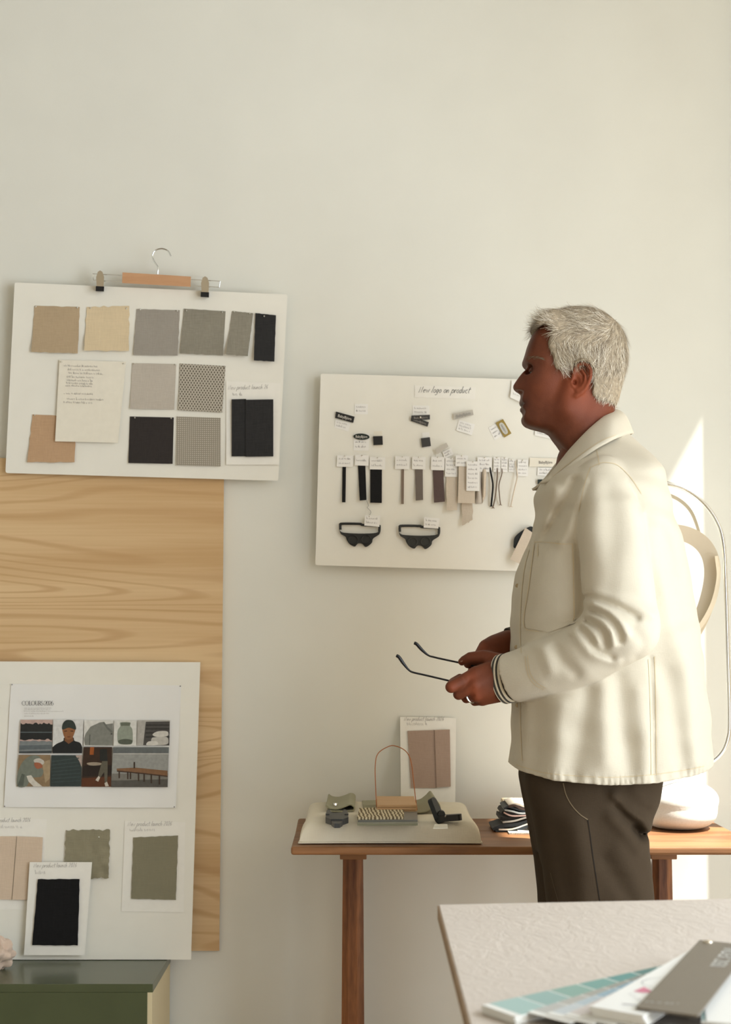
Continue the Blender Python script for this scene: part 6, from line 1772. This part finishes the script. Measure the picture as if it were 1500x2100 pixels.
# --- ring and glasses
r0 = Vector(W(966, 1428, 3.394)); rd = (Vector(W(957, 1432, 3.402)) - Vector(W(978, 1424, 3.385))).normalized()
e1 = (Vector((0, 0, 1)) - rd * rd.z).normalized(); e2 = rd.cross(e1)
MB().tube([r0 + e1 * .0118 * math.cos(t) + e2 * .0118 * math.sin(t) for t in [2 * math.pi * k / 28 for k in range(28)]], .0022, 8, closed=True).build('finger_ring', MATS['chrome'], man, True)
m_nail = mat('nail', (.24, .11, .07), .3, spec=.4)
for c_, ax_, sc_ in (((947.5, 1354.5, 3.4265), (-.75, -.35, .55), (.0052, .0016, .0040)), ((921, 1398, 3.3985), (-.6, -.6, .5), (.001, .001, .001))):
    if sc_[0] > .002:
        Mr = Vector(ax_).normalized().to_track_quat('Y', 'Z').to_matrix().to_4x4()
        MB().ball(W(*c_), 1.0, sx=sc_[0], sy=sc_[1], sz=sc_[2], seg=12, M=Mr).build('nail', m_nail, man, True)
gl = empty('eyeglasses', W(940, 1405, 3.41), 'thin black eyeglasses held by the temples in the hands of the man', 'glasses')
m_gl = mat('glasses_black', (.008, .008, .009), .3)
def temple(pts):
    c = spline(pts, 6); n = len(c)
    rr = [.0018 + (.0014 * max(0, min(1, (n * .42 - i) / (n * .18)))) for i in range(n)]
    rr[0] = .0022
    MB().tube([W(*p) for p in c], rr, 8).build('temple', m_gl, gl, True)
temple([(813, 1344, 3.402), (819, 1348, 3.402), (828, 1361, 3.402), (839, 1374, 3.402), (848, 1379, 3.402), (872, 1384.5, 3.402), (921, 1396, 3.402), (962, 1406, 3.404)])
temple([(849.5, 1318.5, 3.452), (855, 1321, 3.452), (866, 1333, 3.452), (879, 1344, 3.452), (890, 1347.5, 3.452), (907, 1351.5, 3.452), (956, 1362, 3.452), (978, 1368, 3.452)])
m_lens = bpy.data.materials.new('lens_glass'); m_lens.use_nodes = True
lb_ = m_lens.node_tree.nodes['Principled BSDF']; lb_.inputs['Base Color'].default_value = (.75, .74, .70, 1); lb_.inputs['Roughness'].default_value = .05; lb_.inputs['Transmission Weight'].default_value = .75; lb_.inputs['IOR'].default_value = 1.2
def lens(c):
    c = Vector(W(*c)); e1 = Vector((.25, .0, .97)).normalized(); e2 = Vector((-.55, .83, 0)).normalized(); nn_ = e1.cross(e2)
    rim = [c + e1 * .0185 * math.cos(t) + e2 * .0235 * math.sin(t) for t in [2 * math.pi * k / 32 for k in range(32)]]
    r_ = MB().tube(rim, .0013, 8, closed=True).build('rim', m_gl, gl, True)
    MB().prism([p + nn_ * .0006 for p in rim], [p - nn_ * .0006 for p in rim]).build('lens', m_lens, r_)
    return rim
ra_ = lens((973, 1386, 3.442)); rb_ = lens((966, 1404, 3.416))
MB().tube([W(978, 1372, 3.452), W(974, 1390, 3.43), W(964, 1405, 3.404)], .0012, 6).build('bridge', m_gl, gl, True)
